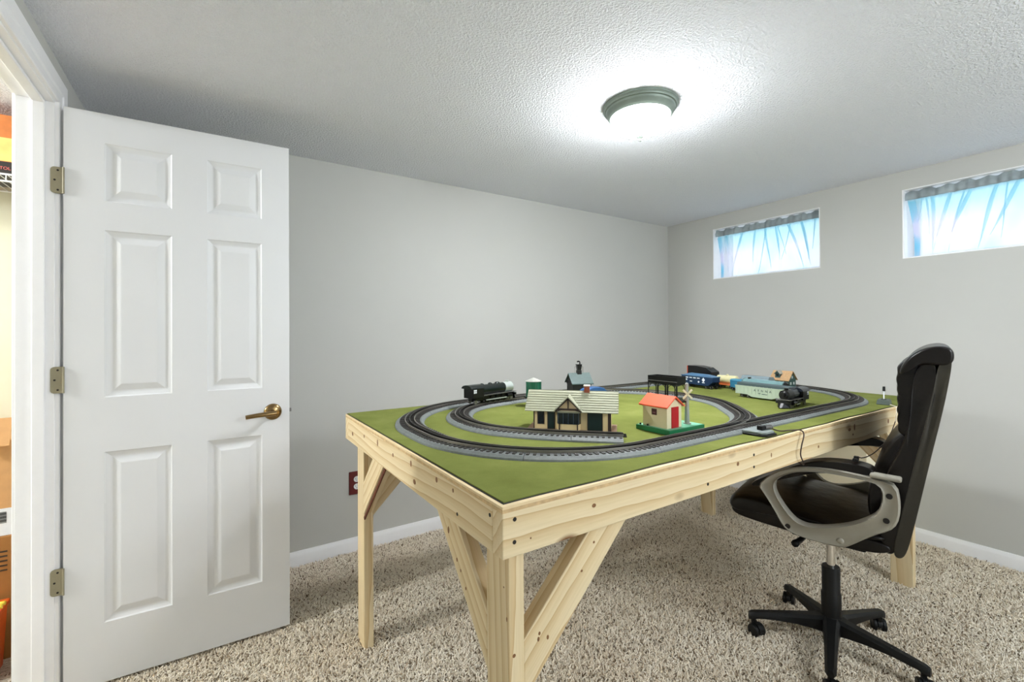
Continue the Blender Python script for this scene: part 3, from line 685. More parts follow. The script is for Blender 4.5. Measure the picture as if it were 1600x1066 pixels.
# switch machine on the near turnout
m = MB()
prof = [(0.985, 0.012), (1.050, 0.012), (1.058, 0.030), (1.058, 0.080), (0.965, 0.080), (0.972, 0.030)]
m.prism([(0.962, 0.084), (0.968, 0.022), (0.980, 0.008), (1.036, 0.008), (1.048, 0.022), (1.052, 0.084)], lambda a_, b_, t: (a_, b_, t), 0, 0.006)
sbx = m.build('switch_machine', BLACKP, turnout, bevel=0.002)
m = MB(); m.prism([(0.966, 0.084), (0.973, 0.026), (0.984, 0.014), (1.032, 0.014), (1.043, 0.026), (1.047, 0.084)], lambda a_, b_, t: (a_ , b_, t), 0.006, 0.014)
m.build('switch_cover', plain('light_grey_cover', rgb(124, 132, 131), 0.5), sbx, bevel=0.003)
m = MB(); m.box((1.012, 0.045, 0.0205), (0.022, 0.018, 0.013)); m.cyl((1.020, 0.043, 0.020), (1.046, 0.036, 0.020), 0.0065, n=12)
m.build('lantern_socket', BLACKP, sbx, bevel=0.002)
m = MB()
for i in range(6): m.cyl((1.026 + i * .0045, 0.0414 - i * .0013, 0.020), (1.0285 + i * .0045, 0.0407 - i * .0013, 0.020), 0.0082, n=14)
m.build('coil', TOYGRY, sbx)

def TP(a, b, z=0.0): return (TX + a, TY + b, ZM + z)
def toy(name, label, cat, a, b, rot=0.0, z=0.0, group=None): return thing(name, label, cat, TP(a, b, z), rot, group)

# wires
WIREB = plain('brown_wire', rgb(58, 38, 30), 0.5)
tag(MB().tube(spline([TP(1.048, 0.036, 0.018), TP(1.085, 0.025, 0.005), TP(1.135, 0.012, 0.0035), TP(1.17, -0.002, 0.001), TP(1.168, -0.012, -0.012), TP(1.150, -0.013, -0.045), TP(1.145, -0.012, -0.075), TP(1.170, -0.010, -0.107), TP(1.20, 0.010, -0.118), TP(1.22, 0.060, -0.110)], 8), 0.0021).build('wire', WIREB, smooth=180),
    'thin brown wire from the track switch hanging over the table edge', 'wire')
wr = thing('wire', 'thin two-tone wire draped from the lever controller to a black plug on the armrest', 'wire', (TX, TY, ZM))
WIREW = plain('white_wire', rgb(214, 206, 190), 0.5)
wpts = [Vector(p) - Vector((TX, TY, ZM)) for p in ((2.500, .768, .929), (2.490, .750, .927), (2.474, .732, .925), (2.470, .727, .915), (2.462, .726, .885), (2.448, .725, .864), (2.42, .723, .846), (2.36, .718, .817), (2.26, .710, .795), (2.15, .700, .783), (2.05, .690, .784), (1.95, .675, .797), (1.875, .655, .815), (1.840, .648, .818))]
MB().tube(spline(wpts[:6], 6), 0.0020).build('light_wire', WIREW, wr, smooth=180)
MB().tube(spline(wpts[5:], 6), 0.0019).build('dark_wire', WIREB, wr, smooth=180)
pc_ = Vector((1.822, .648, .8175)) - Vector((TX, TY, ZM))
m = MB(); m.box(pc_, (0.036, 0.014, 0.010), (0, 0, 0.2)); m.box(pc_ + Vector((.006, 0, .006)), (0.012, 0.014, 0.010), (0, 0, 0.2)); m.build('plug', BLACKP, wr, bevel=0.002)
# lever controller
lc = toy('switch_controller', 'small dark grey lever switch box on the mat beside the chair back', 'switch', 2.058, 0.050, 0.18)
m = MB(); m.prism([(-0.036, -0.024), (0.036, -0.024), (0.036, 0.024), (-0.036, 0.024)], lambda a, b, t: (a * (1 if t < .01 else .9), b * (1 if t < .01 else .85), t), 0, 0.022); m.build('housing', plain('dark_grey_green_plastic', rgb(70, 80, 74), 0.45), lc, bevel=0.003)
MB().bx(-0.024, 0.012, -0.008, 0.008, 0.022, 0.0235).build('lever_slot', BLACKP, lc)
MB().cyl((-0.006, 0, 0.023), (-0.001, 0, 0.062), 0.0025, n=10).build('lever', WHITEM, lc, smooth=40)
MB().cyl((-0.0015, 0, 0.058), (0.001, 0, 0.079), 0.0055, 0.005, n=12).build('knob', BLACKP, lc, smooth=40, bevel=0.001)

# ---------------------------------------------------------------- locomotives and cars
def wheel(m, x, y, r, w=0.006): m.cyl((x, y - w / 2, r), (x, y + w / 2, r), r, n=20)
def locomotive(root, L, br, zc, boiler_mat, smoke_mat, drivers, cab_w=0.062):
    """+X forward, wheels on z=0"""
    h = L / 2
    bx0, bx1 = -h + 0.075, h - 0.075
    MB().cyl((bx0 - .01, 0, zc), (bx1, 0, zc), br, n=28).build('boiler', boiler_mat, root, smooth=40)
    m = MB(); m.cyl((bx1, 0, zc), (h - 0.025, 0, zc), br * 1.02, n=28); m.cyl((h - .025, 0, zc), (h - 0.020, 0, zc), br * 0.8, br * 0.55, n=28)
    m.build('smokebox', smoke_mat, root, smooth=40)
    m = MB(); m.cyl((h - 0.020, 0, zc + .002), (h - 0.010, 0, zc + .002), 0.007, n=14); m.build('headlight', smoke_mat, root, smooth=40)
    m = MB(); m.cyl((h - 0.045, 0, zc + br * .9), (h - 0.045, 0, zc + br + 0.008), 0.007, 0.0085, n=14); m.build('chimney', smoke_mat, root, smooth=40)
    for i, x in enumerate((bx1 - 0.035, bx1 - 0.080, bx0 + 0.015)):
        MB().sph((x, 0, zc + br * .93), 0.0105, (1.5 if i == 0 else 1.0, 0.9, 0.75)).build('dome', boiler_mat, root, smooth=180)
    # cab with roof overhang
    hw = cab_w / 2; zr = zc + br + 0.004
    m = MB()
    m.bx(-h + .012, -h + .015, -hw, hw, .026, zr - .008); m.bx(-h + .012, bx0, -hw, -hw + .003, 0.026, zr - .014).bx(-h + .012, bx0, hw - .003, hw, 0.026, zr - .014).bx(bx0 - .003, bx0, -hw, hw, 0.026, zr - .012).bx(-h + .012, bx0, -hw, hw, 0.026, 0.030)
    cab = m.build('cab', TOYBLK, root, bevel=0.001)
    pts = [(hw * 1.06 * math.cos(a), zr - .016 + 0.016 * math.sin(a)) for a in [PI * k / 10 for k in range(11)]]
    m = MB(); m.prism(pts, lambda a, b, t: (t, a, b), -h, bx0 + .004); m.build('cab_roof', boiler_mat, cab, smooth=30)
    for s in (-1, 1):
        m = MB()
        xw = -h + 0.019
        for dx in (0, 0.009):
            for dz_ in (0, 0.0085): m.box((xw + dx, s * (hw + .0003), zr - .031 + dz_), (0.007, 0.0012, 0.0065))
        m.build('cab_window', WHITEM, cab)
    # running board and frame
    m = MB(); m.bx(bx0 - .002, h - .012, -0.030, 0.030, zc - br * .95, zc - br * .95 + .003); m.build('running_board', TOYGRY, root)
    m = MB(); m.bx(-h + .02, h - .02, -0.011, 0.011, 0.012, zc - br * .5).bx(-h + .03, bx0 + .02, -0.022, .022, 0.016, .03); m.build('frame', TOYBLK, root)
    # pilot
    m = MB(); m.loft([[(h - .018, -.026, .004), (h - .018, .026, .004), (h - .018, .022, .022), (h - .018, -.022, .022)], [(h + .010, -.005, .004), (h + .010, .005, .004), (h - .006, .006, .022), (h - .006, -.006, .022)]])
    m.bx(h - .022, h - .012, -.029, .029, .020, .030); m.build('pilot', TOYBLK, root)
    # cylinders
    for s in (-1, 1):
        MB().cyl((h - .072, s * .026, .021), (h - .042, s * .026, .021), .0085, n=14).build('cylinder', TOYBLK, root, smooth=40)
    r = 0.0155; sp = 0.034; x0 = bx0 + 0.030
    for s in (-1, 1):
        y = s * 0.0185
        for i in range(drivers):
            m = MB(); wheel(m, x0 + i * sp, y, r); m.cyl((x0 + i * sp, y, r), (x0 + i * sp, y + s * .006, r), .004, n=10); m.build('driving_wheel', TOYBLK, root, smooth=40)
        for x in (h - .038, h - .058, -h + .035):
            m = MB(); wheel(m, x, y, 0.009); m.build('small_wheel', TOYGRY, root, smooth=40)
        MB().box((x0 + (drivers - 1) * sp / 2 + .008, y + s * .0065, r - .002), ((drivers - 1) * sp + .040, .002, .004)).build('side_rod', TOYSIL, root)
l1 = toy('steam_locomotive', 'large black toy steam locomotive with silver smokebox on the inner track', 'locomotive', 0.592, 1.034, math.radians(13), 0.0212)
locomotive(l1, 0.295, 0.0235, 0.056, TOYBLK2, TOYSIL, 4)
l2_ = toy('steam_locomotive', 'small all-black toy steam locomotive on the green mat before the gondola', 'locomotive', 1.672, 0.256, PI + math.radians(3), 0.0)
locomotive(l2_, 0.215, 0.0215, 0.055, plain('blue_black_boiler', (0.010, 0.014, 0.020, 1), 0.25, spec=0.5), TOYBLK, 2, 0.058)

def trucks(root, xs_, body=TOYBLK):
    for x in xs_:
        m = MB(); m.bx(x - .024, x + .024, -.016, .016, .010, .017); m.bx(x - .026, x + .026, -.026, -.021, .006, .018); m.bx(x - .026, x + .026, .021, .026, .006, .018)
        tr = m.build('truck', body, root, bevel=0.001)
        for s in (-1, 1):
            for d in (-.016, .016):
                m = MB(); wheel(m, x + d, s * .0185, .0095, .005); m.cyl((x + d, s * .021, .0095), (x + d, s * .0275, .0095), .0035, n=10); m.build('wheel', TOYGRY, tr, smooth=40)

# mint gondola with dark lettering
MINT = plain('mint_toy_paint', rgb(166, 180, 160), 0.5, var=0.04)
MINTD = plain('dark_gondola_inside', rgb(62, 78, 80), 0.6)
gd = toy('gondola_car', 'long pale mint gondola car with row of dark letters beside black locomotive', 'train car', 1.775, 0.428, math.radians(-96))
trucks(gd, (-0.090, 0.090))
m = MB(); hl, hw = 0.140, 0.030
side = [(-hl, .057), (hl, .057), (hl, .018), (.075, .018), (.050, .008), (-.050, .008), (-.075, .018), (-hl, .018)]
for s in (-1, 1): m.prism(side, lambda a, b, t: (a, t, b), s * hw, s * (hw - .003))
m.bx(-hl, -hl + .003, -hw, hw, .018, .057).bx(hl - .003, hl, -hw, hw, .018, .057)
body = m.build('body', MINT, gd)
m = MB(); m.bx(-hl + .003, hl - .003, -hw + .003, hw - .003, .018, .022); m.build('floor_pan', MINTD, gd)
m = MB(); m.bx(-hl + .006, hl - .006, -hw + .002, hw - .002, .022, .074); m.build('load', MINTD, gd, bevel=0.004)
m = MB()
for s in (-1, 1):
    m.bx(-hl - .001, hl + .001, s * hw - .0025 if s > 0 else -hw - .0015, s * hw + .0015 if s > 0 else -hw + .0025, .0555, .0595)
    for k in range(14): x = -hl + .008 + k * (2 * hl - .016) / 13; m.box((x, s * (hw + .0006), .040), (.0022, .0016, .036 if abs(x) > .06 else .042))
m.build('ribs', MINT, gd)
GL = text_mesh('lettering', 'A  Y  N  N  A', 0.0155, MINTD, gd, Matrix.Translation((0.006, -hw - .0016, 0.042)) @ Matrix.Rotation(PI / 2, 4, 'X'))
m = MB(); m.box((0.016, -hw - .0012, 0.0275), (0.028, .001, .0028)); m.box((-0.010, -hw - .0012, 0.0295), (0.012, .001, .0028)); m.build('small_lettering', MINTD, gd)

# teal tank-like car behind gondola
TEAL = plain('teal_toy_paint', rgb(104, 136, 138), 0.35, var=0.05)
TEALD = plain('dark_teal', rgb(30, 52, 56), 0.4)
tk = toy('tank_car', 'teal cylindrical toy car with dark round end just behind the gondola', 'train car', 1.905, 0.500, math.radians(-98))
trucks(tk, (-0.075, 0.075))
MB().bx(-.115, .118, -.018, .018, .017, .034).build('frame', TEALD, tk)
MB().cyl((-.112, 0, .056), (.112, 0, .056), .0245, n=28).build('tank', TEAL, tk, smooth=40)
MB().cyl((.110, 0, .056), (.121, 0, .056), .0255, .017, n=28).build('end_cap', TOYBLK, tk, smooth=40)
MB().cyl((-.121, 0, .056), (-.110, 0, .056), .017, .0255, n=28).build('end_cap', TEALD, tk, smooth=40)
m = MB(); m.bx(-.105, .105, -.0262, -.0245, .044, .052); m.build('walkway', TEALD, tk)
m = MB(); m.cyl((-.085, 0, .077), (-.085, 0, .087), .008, n=14); m.build('hatch', TOYBLK, tk, smooth=40)

# grey long shed roof building behind
sh = toy('model_shed', 'low blue-grey roofed model shed behind the teal car', 'toy building', 2.10, 0.640, math.radians(-96))
GREYR = plain('blue_grey_roof', rgb(118, 134, 140), 0.6, var=0.06)
m = MB(); m.bx(-.075, .075, -.028, .028, 0, .052); m.build('walls', plain('grey_shed_wall', rgb(110, 124, 126), 0.7), sh)
m = MB(); m.prism([(-.036, .050), (.036, .050), (.018, .078), (-.018, .078)], lambda a, b, t: (t, a, b), -.082, .082); m.build('roof', GREYR, sh)

# house with tan roof and dormer
hs = toy('model_house', 'small green model house with tan roof and dormer at the table end', 'toy building', 2.222, 0.560, math.radians(-90))
HGRN = plain('green_house_wall', rgb(46, 74, 70), 0.7); TAN = plain('tan_shingle_roof', rgb(176, 142, 102), 0.75, var=0.12, vscale=150)
lx, ly = 0.046, 0.042
m = MB(); m.prism([(-ly, 0), (ly, 0), (ly, .060), (0, .102), (-ly, .060)], lambda a, b, t: (t, a, b), -lx, lx); m.build('walls', HGRN, hs)
m = MB()
for s in (-1, 1): m.prism([(s * (ly + .008), .055), (s * (ly + .008), .059), (0, .108), (0, .104)], lambda a, b, t: (t, a, b), -lx - .007, lx + .007)
m.build('roof', TAN, hs)
m = MB(); m.prism([(-.013, .070), (.013, .070), (.013, .094), (0, .106), (-.013, .094)], lambda a, b, t: (a - .012, t, b), -ly + .002, -.005); dm = m.build('dormer', HGRN, hs)
m = MB()
for s in (-1, 1): m.prism([(s * .017, .090), (s * .017, .093), (0, .112), (0, .109)], lambda a, b, t: (a - .012, t, b), -ly - .004, -.003)
m.build('dormer_roof', plain('grey_dormer_roof', rgb(150, 146, 136), 0.7), dm)
WDARK = plain('dark_window', (0.008, 0.012, 0.014, 1), 0.2)
m = MB(); m.box((-.012, -ly + .0015, .085), (.012, .002, .014)); m.build('window', WDARK, dm)
for x in (-.032, -.012, .010, .030): MB().box((x, -ly - .0004, .042), (.010, .002, .018)).build('window', WDARK, hs)
for x in (-.022, .0, .020): MB().box((x, -ly - .0004, .042), (.006, .0016, .018)).build('shutter', plain('pale_shutter', rgb(150, 172, 170), 0.6), hs)
for z, y in ((.040, -.016), (.040, .018), (.074, 0)): MB().box((lx + .0004, y, z), (.002, .014, .014)).build('window', plain('pale_window', rgb(176, 186, 184), 0.3), hs)
m = MB(); m.bx(-lx - .008, lx + .014, -ly - .010, ly + .010, 0, .004); m.build('base', plain('dark_base', rgb(40, 46, 44), 0.7), hs)

# blue hopper car
BLUE = plain('navy_toy_paint', rgb(17, 44, 76), 0.35, var=0.06); BLUEL = plain('steel_blue_load', rgb(72, 108, 140), 0.4)
hp = toy('hopper_car', 'navy blue toy hopper car with white markings behind the crossing post', 'train car', 1.945, 0.895, math.radians(-97))
trucks(hp, (-0.075, 0.078))
m = MB(); hl, hw = 0.112, 0.031
prof = [(-hl, .068), (hl, .068), (hl, .040), (hl - .03, .018), (-hl + .03, .018), (-hl, .040)]
m.prism(prof, lambda a, b, t: (a, t, b), -hw, hw); m.build('body', BLUE, hp, bevel=0.001)
m = MB(); m.bx(-hl - .002, hl + .002, -hw - .002, hw + .002, .066, .071); m.build('top_rail', BLUEL, hp)
m = MB(); m.loft([[(-hl + .01, -hw + .004, .071), (hl - .01, -hw + .004, .071), (hl - .01, hw - .004, .071), (-hl + .01, hw - .004, .071)], [(-.07, -.012, .082), (.06, -.012, .080), (.06, .012, .080), (-.07, .012, .082)]]); m.build('load', BLUEL, hp)
m = MB()
for x in (-.070, -.042, -.014, .014): m.box((x, -hw - .0006, .057), (.019, .001, .006))
m.box((-.074, -hw - .0006, .044), (.012, .001, .008)); m.box((-.040, -hw - .0006, .036), (.016, .001, .005)); m.cyl((.016, -hw, .036), (.016, -hw - .001, .036), .0055, n=14); m.box((.050, -hw - .0006, .034), (.018, .001, .0045))
m.build('white_markings', WHITEM, hp)
m = MB(); m.prism([(0, -.013), (.011, 0), (0, .013), (-.011, 0)], lambda a, b, t: (.050 + a, t, .050 + b), -hw - .0012, -hw); m.build('diamond_emblem', WHITEM, hp)
m = MB(); m.cyl((hl + .006, 0, .030), (hl + .010, 0, .030), .012, n=14); m.bx(hl, hl + .006, -.028, .028, .018, .024); m.build('end_platform', TOYBLK, hp)

# black slope-backed building with orange end
bk = toy('coal_bunker', 'tall black toy bunker with sloping top and orange end behind the hopper', 'toy building', 2.050, 0.945, math.radians(-94))
ORG = plain('orange_red_paint', rgb(232, 84, 44), 0.5)
m = MB(); m.prism([(-.085, 0), (.085, 0), (.085, .088), (.045, .112), (-.02, .120), (-.085, .120)], lambda a, b, t: (a, t, b), -.036, .036); m.build('body', TOYBLK, bk, bevel=0.001)
MB().bx(-.089, -.0845, -.037, .037, .050, .118).build('end_panel', ORG, bk)
MB().bx(-.084, .086, -.038, -.0365, .062, .066).build('ledge', TOYGRY, bk)
m = MB(); m.box((.052, 0, .112), (.012, .02, .006)); m.build('vent', TOYGRY, bk)

# cream and orange tank car
CRM = plain('cream_toy_paint', rgb(206, 198, 154), 0.4); 
tc = toy('tank_car', 'cream toy tank car on an orange frame right of the blue hopper', 'train car', 2.050, 0.788, math.radians(-86))
tc.scale = (0.70, 1, 1)
trucks(tc, (-0.055, 0.06))
MB().bx(-.085, .090, -.024, .024, .017, .028).build('frame', plain('burnt_orange', rgb(206, 110, 60), 0.5), tc)
MB().cyl((-.078, 0, .050), (.078, 0, .050), .0235, n=28).build('tank', CRM, tc, smooth=40)
m = MB(); m.lathe([(.0235, .078), (.018, .084), (.008, .087), (0, .0875)], (0, 0, .050), 28, 'X'); m.build('tank_end', CRM, tc, smooth=180)
m = MB(); m.tube([(.090, -.02, .028), (.090, -.02, .045), (.090, .02, .045), (.090, .02, .028)], .0015, 6); m.build('end_railing', plain('tan_wire', rgb(190, 150, 90), 0.5), tc)
MB().cyl((0, 0, .072), (0, 0, .080), .009, n=16).build('dome', CRM, tc, smooth=40)

# teal boxcar end between tank car and gondola
tv = toy('boxcar', 'blue-teal toy boxcar whose end shows left of the mint gondola', 'train car', 1.985, 0.640, math.radians(-96))
trucks(tv, (-0.05, 0.05))
m = MB(); m.bx(-.080, .080, -.028, .028, .018, .058); m.build('body', plain('blue_teal_paint', rgb(36, 106, 138), 0.4), tv, bevel=0.002)
m = MB(); m.prism([(-.030, .057), (.030, .057), (.012, .064), (-.012, .064)], lambda a, b, t: (t, a, b), -.082, .082); m.build('roof', plain('blue_teal_roof', rgb(60, 124, 150), 0.5), tv)

# blue car behind station
bc = toy('streamlined_car', 'blue toy car with humped roof half hidden behind the station chimney', 'train car', 1.005, 0.800, math.radians(-6))
trucks(bc, (-0.05, 0.055))
m = MB(); pts = [(-.095, .020), (.095, .020), (.095, .050), (.055, .056), (.035, .074), (.012, .080), (-.03, .080), (-.055, .072), (-.075, .058), (-.095, .050)]
m.prism(pts, lambda a, b, t: (a, t, b), -.027, .027); m.build('body', plain('cobalt_toy_paint', rgb(42, 84, 134), 0.35), bc, bevel=0.003)
MB().bx(.055, .100, -.029, .029, .048, .054).build('deck', plain('dark_blue_deck', rgb(28, 40, 60), 0.5), bc)

# ---------------------------------------------------------------- station building
SA = math.radians(-47)
sd = Vector((math.cos(SA), math.sin(SA))); sn = Vector((-sd.y, sd.x))
so_ = Vector((0.424, 0.522))        # near left corner of the platform
stn = toy('train_station', 'cream model station with grey plank roof, gable and brick chimney', 'toy building', so_.x, so_.y, SA)
BUFF = plain('buff_station_wall', rgb(212, 190, 142), 0.7, var=0.04); PLAT = plain('brown_platform', rgb(140, 112, 92), 0.75); ROOF = plain('pale_grey_plank_roof', rgb(150, 151, 128), 0.7, var=0.05, vscale=60)
TIMB = plain('dark_brown_timber', rgb(46, 30, 24), 0.6); GRND = plain('dark_green_door', rgb(10, 34, 30), 0.4)
MB().bx(0, 0.298, 0, 0.135, 0, 0.005).build('platform', PLAT, stn)
w0, w1, wy0, wy1, wz = 0.022, 0.280, 0.020, 0.112, 0.078
rz, ry = 0.128, (wy0 + wy1) / 2
m = MB(); m.bx(w0, w1, wy0, wy1, 0.005, wz)
for x0, x1 in ((w0, w0 + .003), (w1 - .003, w1)): m.prism([(wy0, wz), (wy1, wz), (ry, rz - .006)], lambda a, b, t: (t, a, b), x0, x1)
m.build('walls', BUFF, stn)
def roof_pt(t, up=0.0):   # t 0 eave .. 1 ridge on the front slope
    e = Vector((wy0 - .022, wz - .012)); r_ = Vector((ry, rz)); p = e + (r_ - e) * t; nrm = Vector((-(r_ - e).y, (r_ - e).x)).normalized(); return p + nrm * up
NP = 9
for k in range(NP):         # overlapping roof planks, front slope, either side of the gable
    t0, t1 = k / NP, (k + 1) / NP + .03
    a0_, a1_ = roof_pt(t0, .0035), roof_pt(min(t1, 1), .0015); b0_, b1_ = roof_pt(t0, .0005), roof_pt(min(t1, 1), .0)
    m = MB(); m.prism([(a0_.x, a0_.y), (a1_.x, a1_.y), (b1_.x, b1_.y), (b0_.x, b0_.y)], lambda a, b, t: (t, a, b), -0.004, 0.304); m.build('roof_plank', ROOF, stn)
m = MB(); e = (wy1 + .022, wz - .012); m.prism([(ry, rz), (ry, rz + .003), (e[0], e[1] + .003), e], lambda a, b, t: (t, a, b), -0.004, 0.304); m.build('rear_roof', ROOF, stn)
# gable dormer
gx, gh = 0.142, 0.046; gy = wy0 - .026
gz0, gz1 = wz - .008, rz - .012
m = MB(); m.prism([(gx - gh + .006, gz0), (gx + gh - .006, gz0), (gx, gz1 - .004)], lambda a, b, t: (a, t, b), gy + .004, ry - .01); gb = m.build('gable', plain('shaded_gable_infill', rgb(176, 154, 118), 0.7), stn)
m = MB()
for s in (-1, 1): m.prism([(gx + s * (gh + .002), gz0 - .004), (gx + s * (gh + .002), gz0), (gx, gz1 + .004), (gx, gz1)], lambda a, b, t: (a, t, b), gy - .003, ry - .004)
m.build('gable_roof', ROOF, gb)
m = MB()
def bar2(p, q, wd, y, dpt=.003):
    p, q = Vector(p), Vector(q); d = (q - p); c = (p + q) / 2; m.box((c.x, y, c.y), (d.length, dpt, wd), (0, -math.atan2(d.y, d.x), 0))
for s in (-1, 1): bar2((gx + s * (gh - .003), gz0), (gx, gz1 - .004), .005, gy + .003)
bar2((gx - gh + .004, gz0 + .006), (gx + gh - .004, gz0 + .006), .006, gy + .003); bar2((gx, gz0 + .006), (gx, gz1 - .004), .004, gy + .003)
for s in (-1, 1): bar2((gx + s * (gh - .003), gz0 - .002), (gx + s * .018, gz0 + .006), .003, gy + .003)
m.build('timber_frame', TIMB, gb)
# bay window, doors, window
m = MB(); m.prism([(gx - .038, wy0), (gx - .032, wy0 - .016), (gx + .032, wy0 - .016), (gx + .038, wy0)], lambda a, b, t: (a, b, t), .006, .026); bay = m.build('bay', BUFF, stn)
m = MB(); m.prism([(gx - .040, wy0), (gx - .034, wy0 - .018), (gx + .034, wy0 - .018), (gx + .040, wy0)], lambda a, b, t: (a, b, t), .026, .064); m.build('bay_glazing', WDARK, bay)
m = MB(); m.prism([(gx - .042, wy0), (gx - .036, wy0 - .020), (gx + .036, wy0 - .020), (gx + .042, wy0)], lambda a, b, t: (a, b, t), .0635, .071); m.build('bay_roof', ROOF, bay)
m = MB()
for x in (-.034, -.017, 0, .017, .034): m.box((gx + x, wy0 - .0185, .045), (.0022, .002, .038))
m.build('mullions', plain('slate_blue_frame', rgb(40, 56, 66), 0.5), bay)
m = MB()
for s in (-1, 1): m.box((gx + s * .030, wy0 - .018, .016), (.004, .003, .022))
m.build('bay_posts', TIMB, bay)
for x0, x1, z0, z1, nm, mt in ((.038, .056, .022, .066, 'window', WDARK), (.072, .092, .006, .062, 'station_door', GRND), (.206, .250, .006, .064, 'station_door', GRND)):
    fr = MB().bx(x0 - .003, x1 + .003, wy0 - .0015, wy0 + .001, z0 - .002, z1 + .003).build('door_frame' if 'door' in nm else 'window_frame', TIMB, stn)
    MB().bx(x0, x1, wy0 - .0025, wy0 - .001, z0, z1).build(nm, mt, fr)
m = MB(); m.bx(.270, .2805, wy0 - .001, wy0 + .003, .005, wz).bx(w0 - .0005, w0 + .003, wy0 - .001, wy0 + .003, .005, wz); m.build('corner_posts', TIMB, stn)
ch = MB().bx(.190, .208, ry - .008, ry + .010, rz - .022, rz + .018).build('chimney', plain('brick_red', rgb(132, 66, 40), 0.8, var=0.2, vscale=200), stn)
MB().bx(.188, .210, ry - .010, ry + .012, rz + .018, rz + .022).build('chimney_cap', plain('pale_cap', rgb(206, 196, 184), 0.7), ch)

# ---------------------------------------------------------------- crossing shack with post
cs = toy('crossing_shack', 'cream crossing shack with orange roof and red door on a green base', 'toy building', 0.748, 0.194)
GRNB = plain('bright_green_base', rgb(16, 112, 66), 0.4, var=0.04); SHC = plain('cream_shack_wall', rgb(218, 204, 168), 0.6, var=0.03)
MB().bx(0, .186, 0, .137, 0, .016).build('base', GRNB, cs, bevel=0.002)
MB().bx(.004, .182, .004, .133, .016, .0166).build('base_top', plain('worn_green_top', rgb(104, 168, 136), 0.5, var=0.2, vscale=20), cs)
x0, x1, y0, y1, zb, zw, zr_ = .014, .088, .020, .118, .0166, .088, .114
m = MB(); m.prism([(x0, zb), (x1, zb), (x1, zw), ((x0 + x1) / 2, zr_), (x0, zw)], lambda a, b, t: (a, t, b), y0, y1); m.build('walls', SHC, cs)
m = MB(); xm = (x0 + x1) / 2
for s in (-1, 1):
    ex = xm + s * .046; m.prism([(ex, zw - .005), (ex, zw - .001), (xm, zr_ + .006), (xm, zr_ + .002)], lambda a, b, t: (a, t, b), y0 - .008, y1 + .010)
m.build('roof', plain('orange_roof', rgb(236, 92, 52), 0.45, var=0.02), cs)
m = MB(); m.box((x1 - .034, y0 - .0007, .0166 + .034), (.036, .002, .068)); m.build('shack_door', plain('red_door', rgb(176, 18, 22), 0.45), cs)
m = MB(); m.box((x0 - .0007, y0 + .050, .066), (.002, .020, .020)); sg = m.build('side_sign', plain('maroon_sign', rgb(60, 10, 16), 0.5), cs)
m = MB(); m.box((x0 - .002, y0 + .050, .064), (.001, .011, .002)); m.build('sign_mark', plain('pinkish_mark', rgb(140, 90, 100), 0.6), sg)
m = MB()
for x, y in ((.008, .124), (.010, .095)): m.cyl((x, y, .016), (x, y, .022), .003, n=10)
m.build('terminals', TOYBLK, cs)
POST = plain('grey_post', rgb(150, 154, 146), 0.5)
pxp, pyp = .146, .040
m = MB(); m.cyl((pxp, pyp, .016), (pxp, pyp, .020), .013, n=18); m.cyl((pxp, pyp, .020), (pxp, pyp, .150), .0085, .005, n=16); m.sph((pxp, pyp, .151), .0055)
po = m.build('crossing_post', POST, cs, smooth=40)
m = MB()
for a in (0.72, -0.72): m.box((pxp - .006, pyp - .007, .118), (.046, .0025, .0062), (0, a, -0.35))
m.build('crossbuck', plain('cream_crossbuck', rgb(206, 196, 160), 0.6), po)
m = MB(); m.box((pxp - .022, pyp, .092), (.034, .004, .005)); m.box((pxp - .040, pyp, .095), (.010, .006, .008)); m.build('gate_arm', TOYBLK, po)

# ---------------------------------------------------------------- water tower
wt = toy('water_tower', 'small green toy water tower with white conical roof behind the station', 'toy building', 0.742, 0.915)
WG = plain('green_tank', rgb(14, 92, 66), 0.45, var=0.08)
MB().cyl((0, 0, .042), (0, 0, .112), .0335, .0345, n=14).build('tank', WG, wt, smooth=20)
MB().lathe([(0, .128), (.004, .127), (.037, .113), (.037, .111), (0, .111)], n=14).build('roof', plain('white_tower_roof', rgb(160, 160, 153), 0.5), wt)
for k in range(4):
    a = PI / 4 + k * PI / 2
    MB().cyl((.034 * math.cos(a), .034 * math.sin(a), 0), (.026 * math.cos(a), .026 * math.sin(a), .044), .0028, n=8).build('leg', TOYBLK, wt)
MB().bx(-.031, .031, -.031, .031, .038, .043).build('deck', TOYBLK, wt)
m = MB()
for k in range(7): a = 2 * PI * k / 14 - PI + .1; m.box((.0345 * math.cos(a), .0345 * math.sin(a), .077), (.002, .002, .07), (0, 0, a))
m.build('staves', WG, wt)

# ---------------------------------------------------------------- dark coaling tower
ct = toy('coaling_tower', 'black toy coaling tower on legs with green-grey roof behind station', 'toy building', 1.075, 0.985, math.radians(-22))
CB = plain('weathered_black_plank', (0.014, 0.014, 0.013, 1), 0.7, var=0.4, vscale=80)
ax, ay, ab, aw, ar = .048, .044, .030, .080, .122
m = MB(); m.loft([[(-ax, -ay, ab), (ax, -ay, ab), (ax, ay, ab), (-ax, ay, ab)], [(-ax, -ay, aw - .012), (ax, -ay, aw - .012), (ax, ay, aw - .012), (-ax, ay, aw - .012)], [(-ax - .004, -ay - .008, aw), (ax + .004, -ay - .008, aw), (ax + .004, ay + .008, aw), (-ax - .004, ay + .008, aw)]])
m.prism([(-ay - .006, aw), (ay + .006, aw), (0, ar - .002)], lambda a, b, t: (t, a, b), -ax, ax); m.build('bin', CB, ct)
RG = plain('green_grey_roof', rgb(62, 80, 77), 0.55, var=0.08, vscale=90)
m = MB()
for s in (-1, 1): m.prism([(s * (ay + .014), aw - .006), (s * (ay + .014), aw - .002), (0, ar + .005), (0, ar + .001)], lambda a, b, t: (t, a, b), -ax - .008, ax + .008)
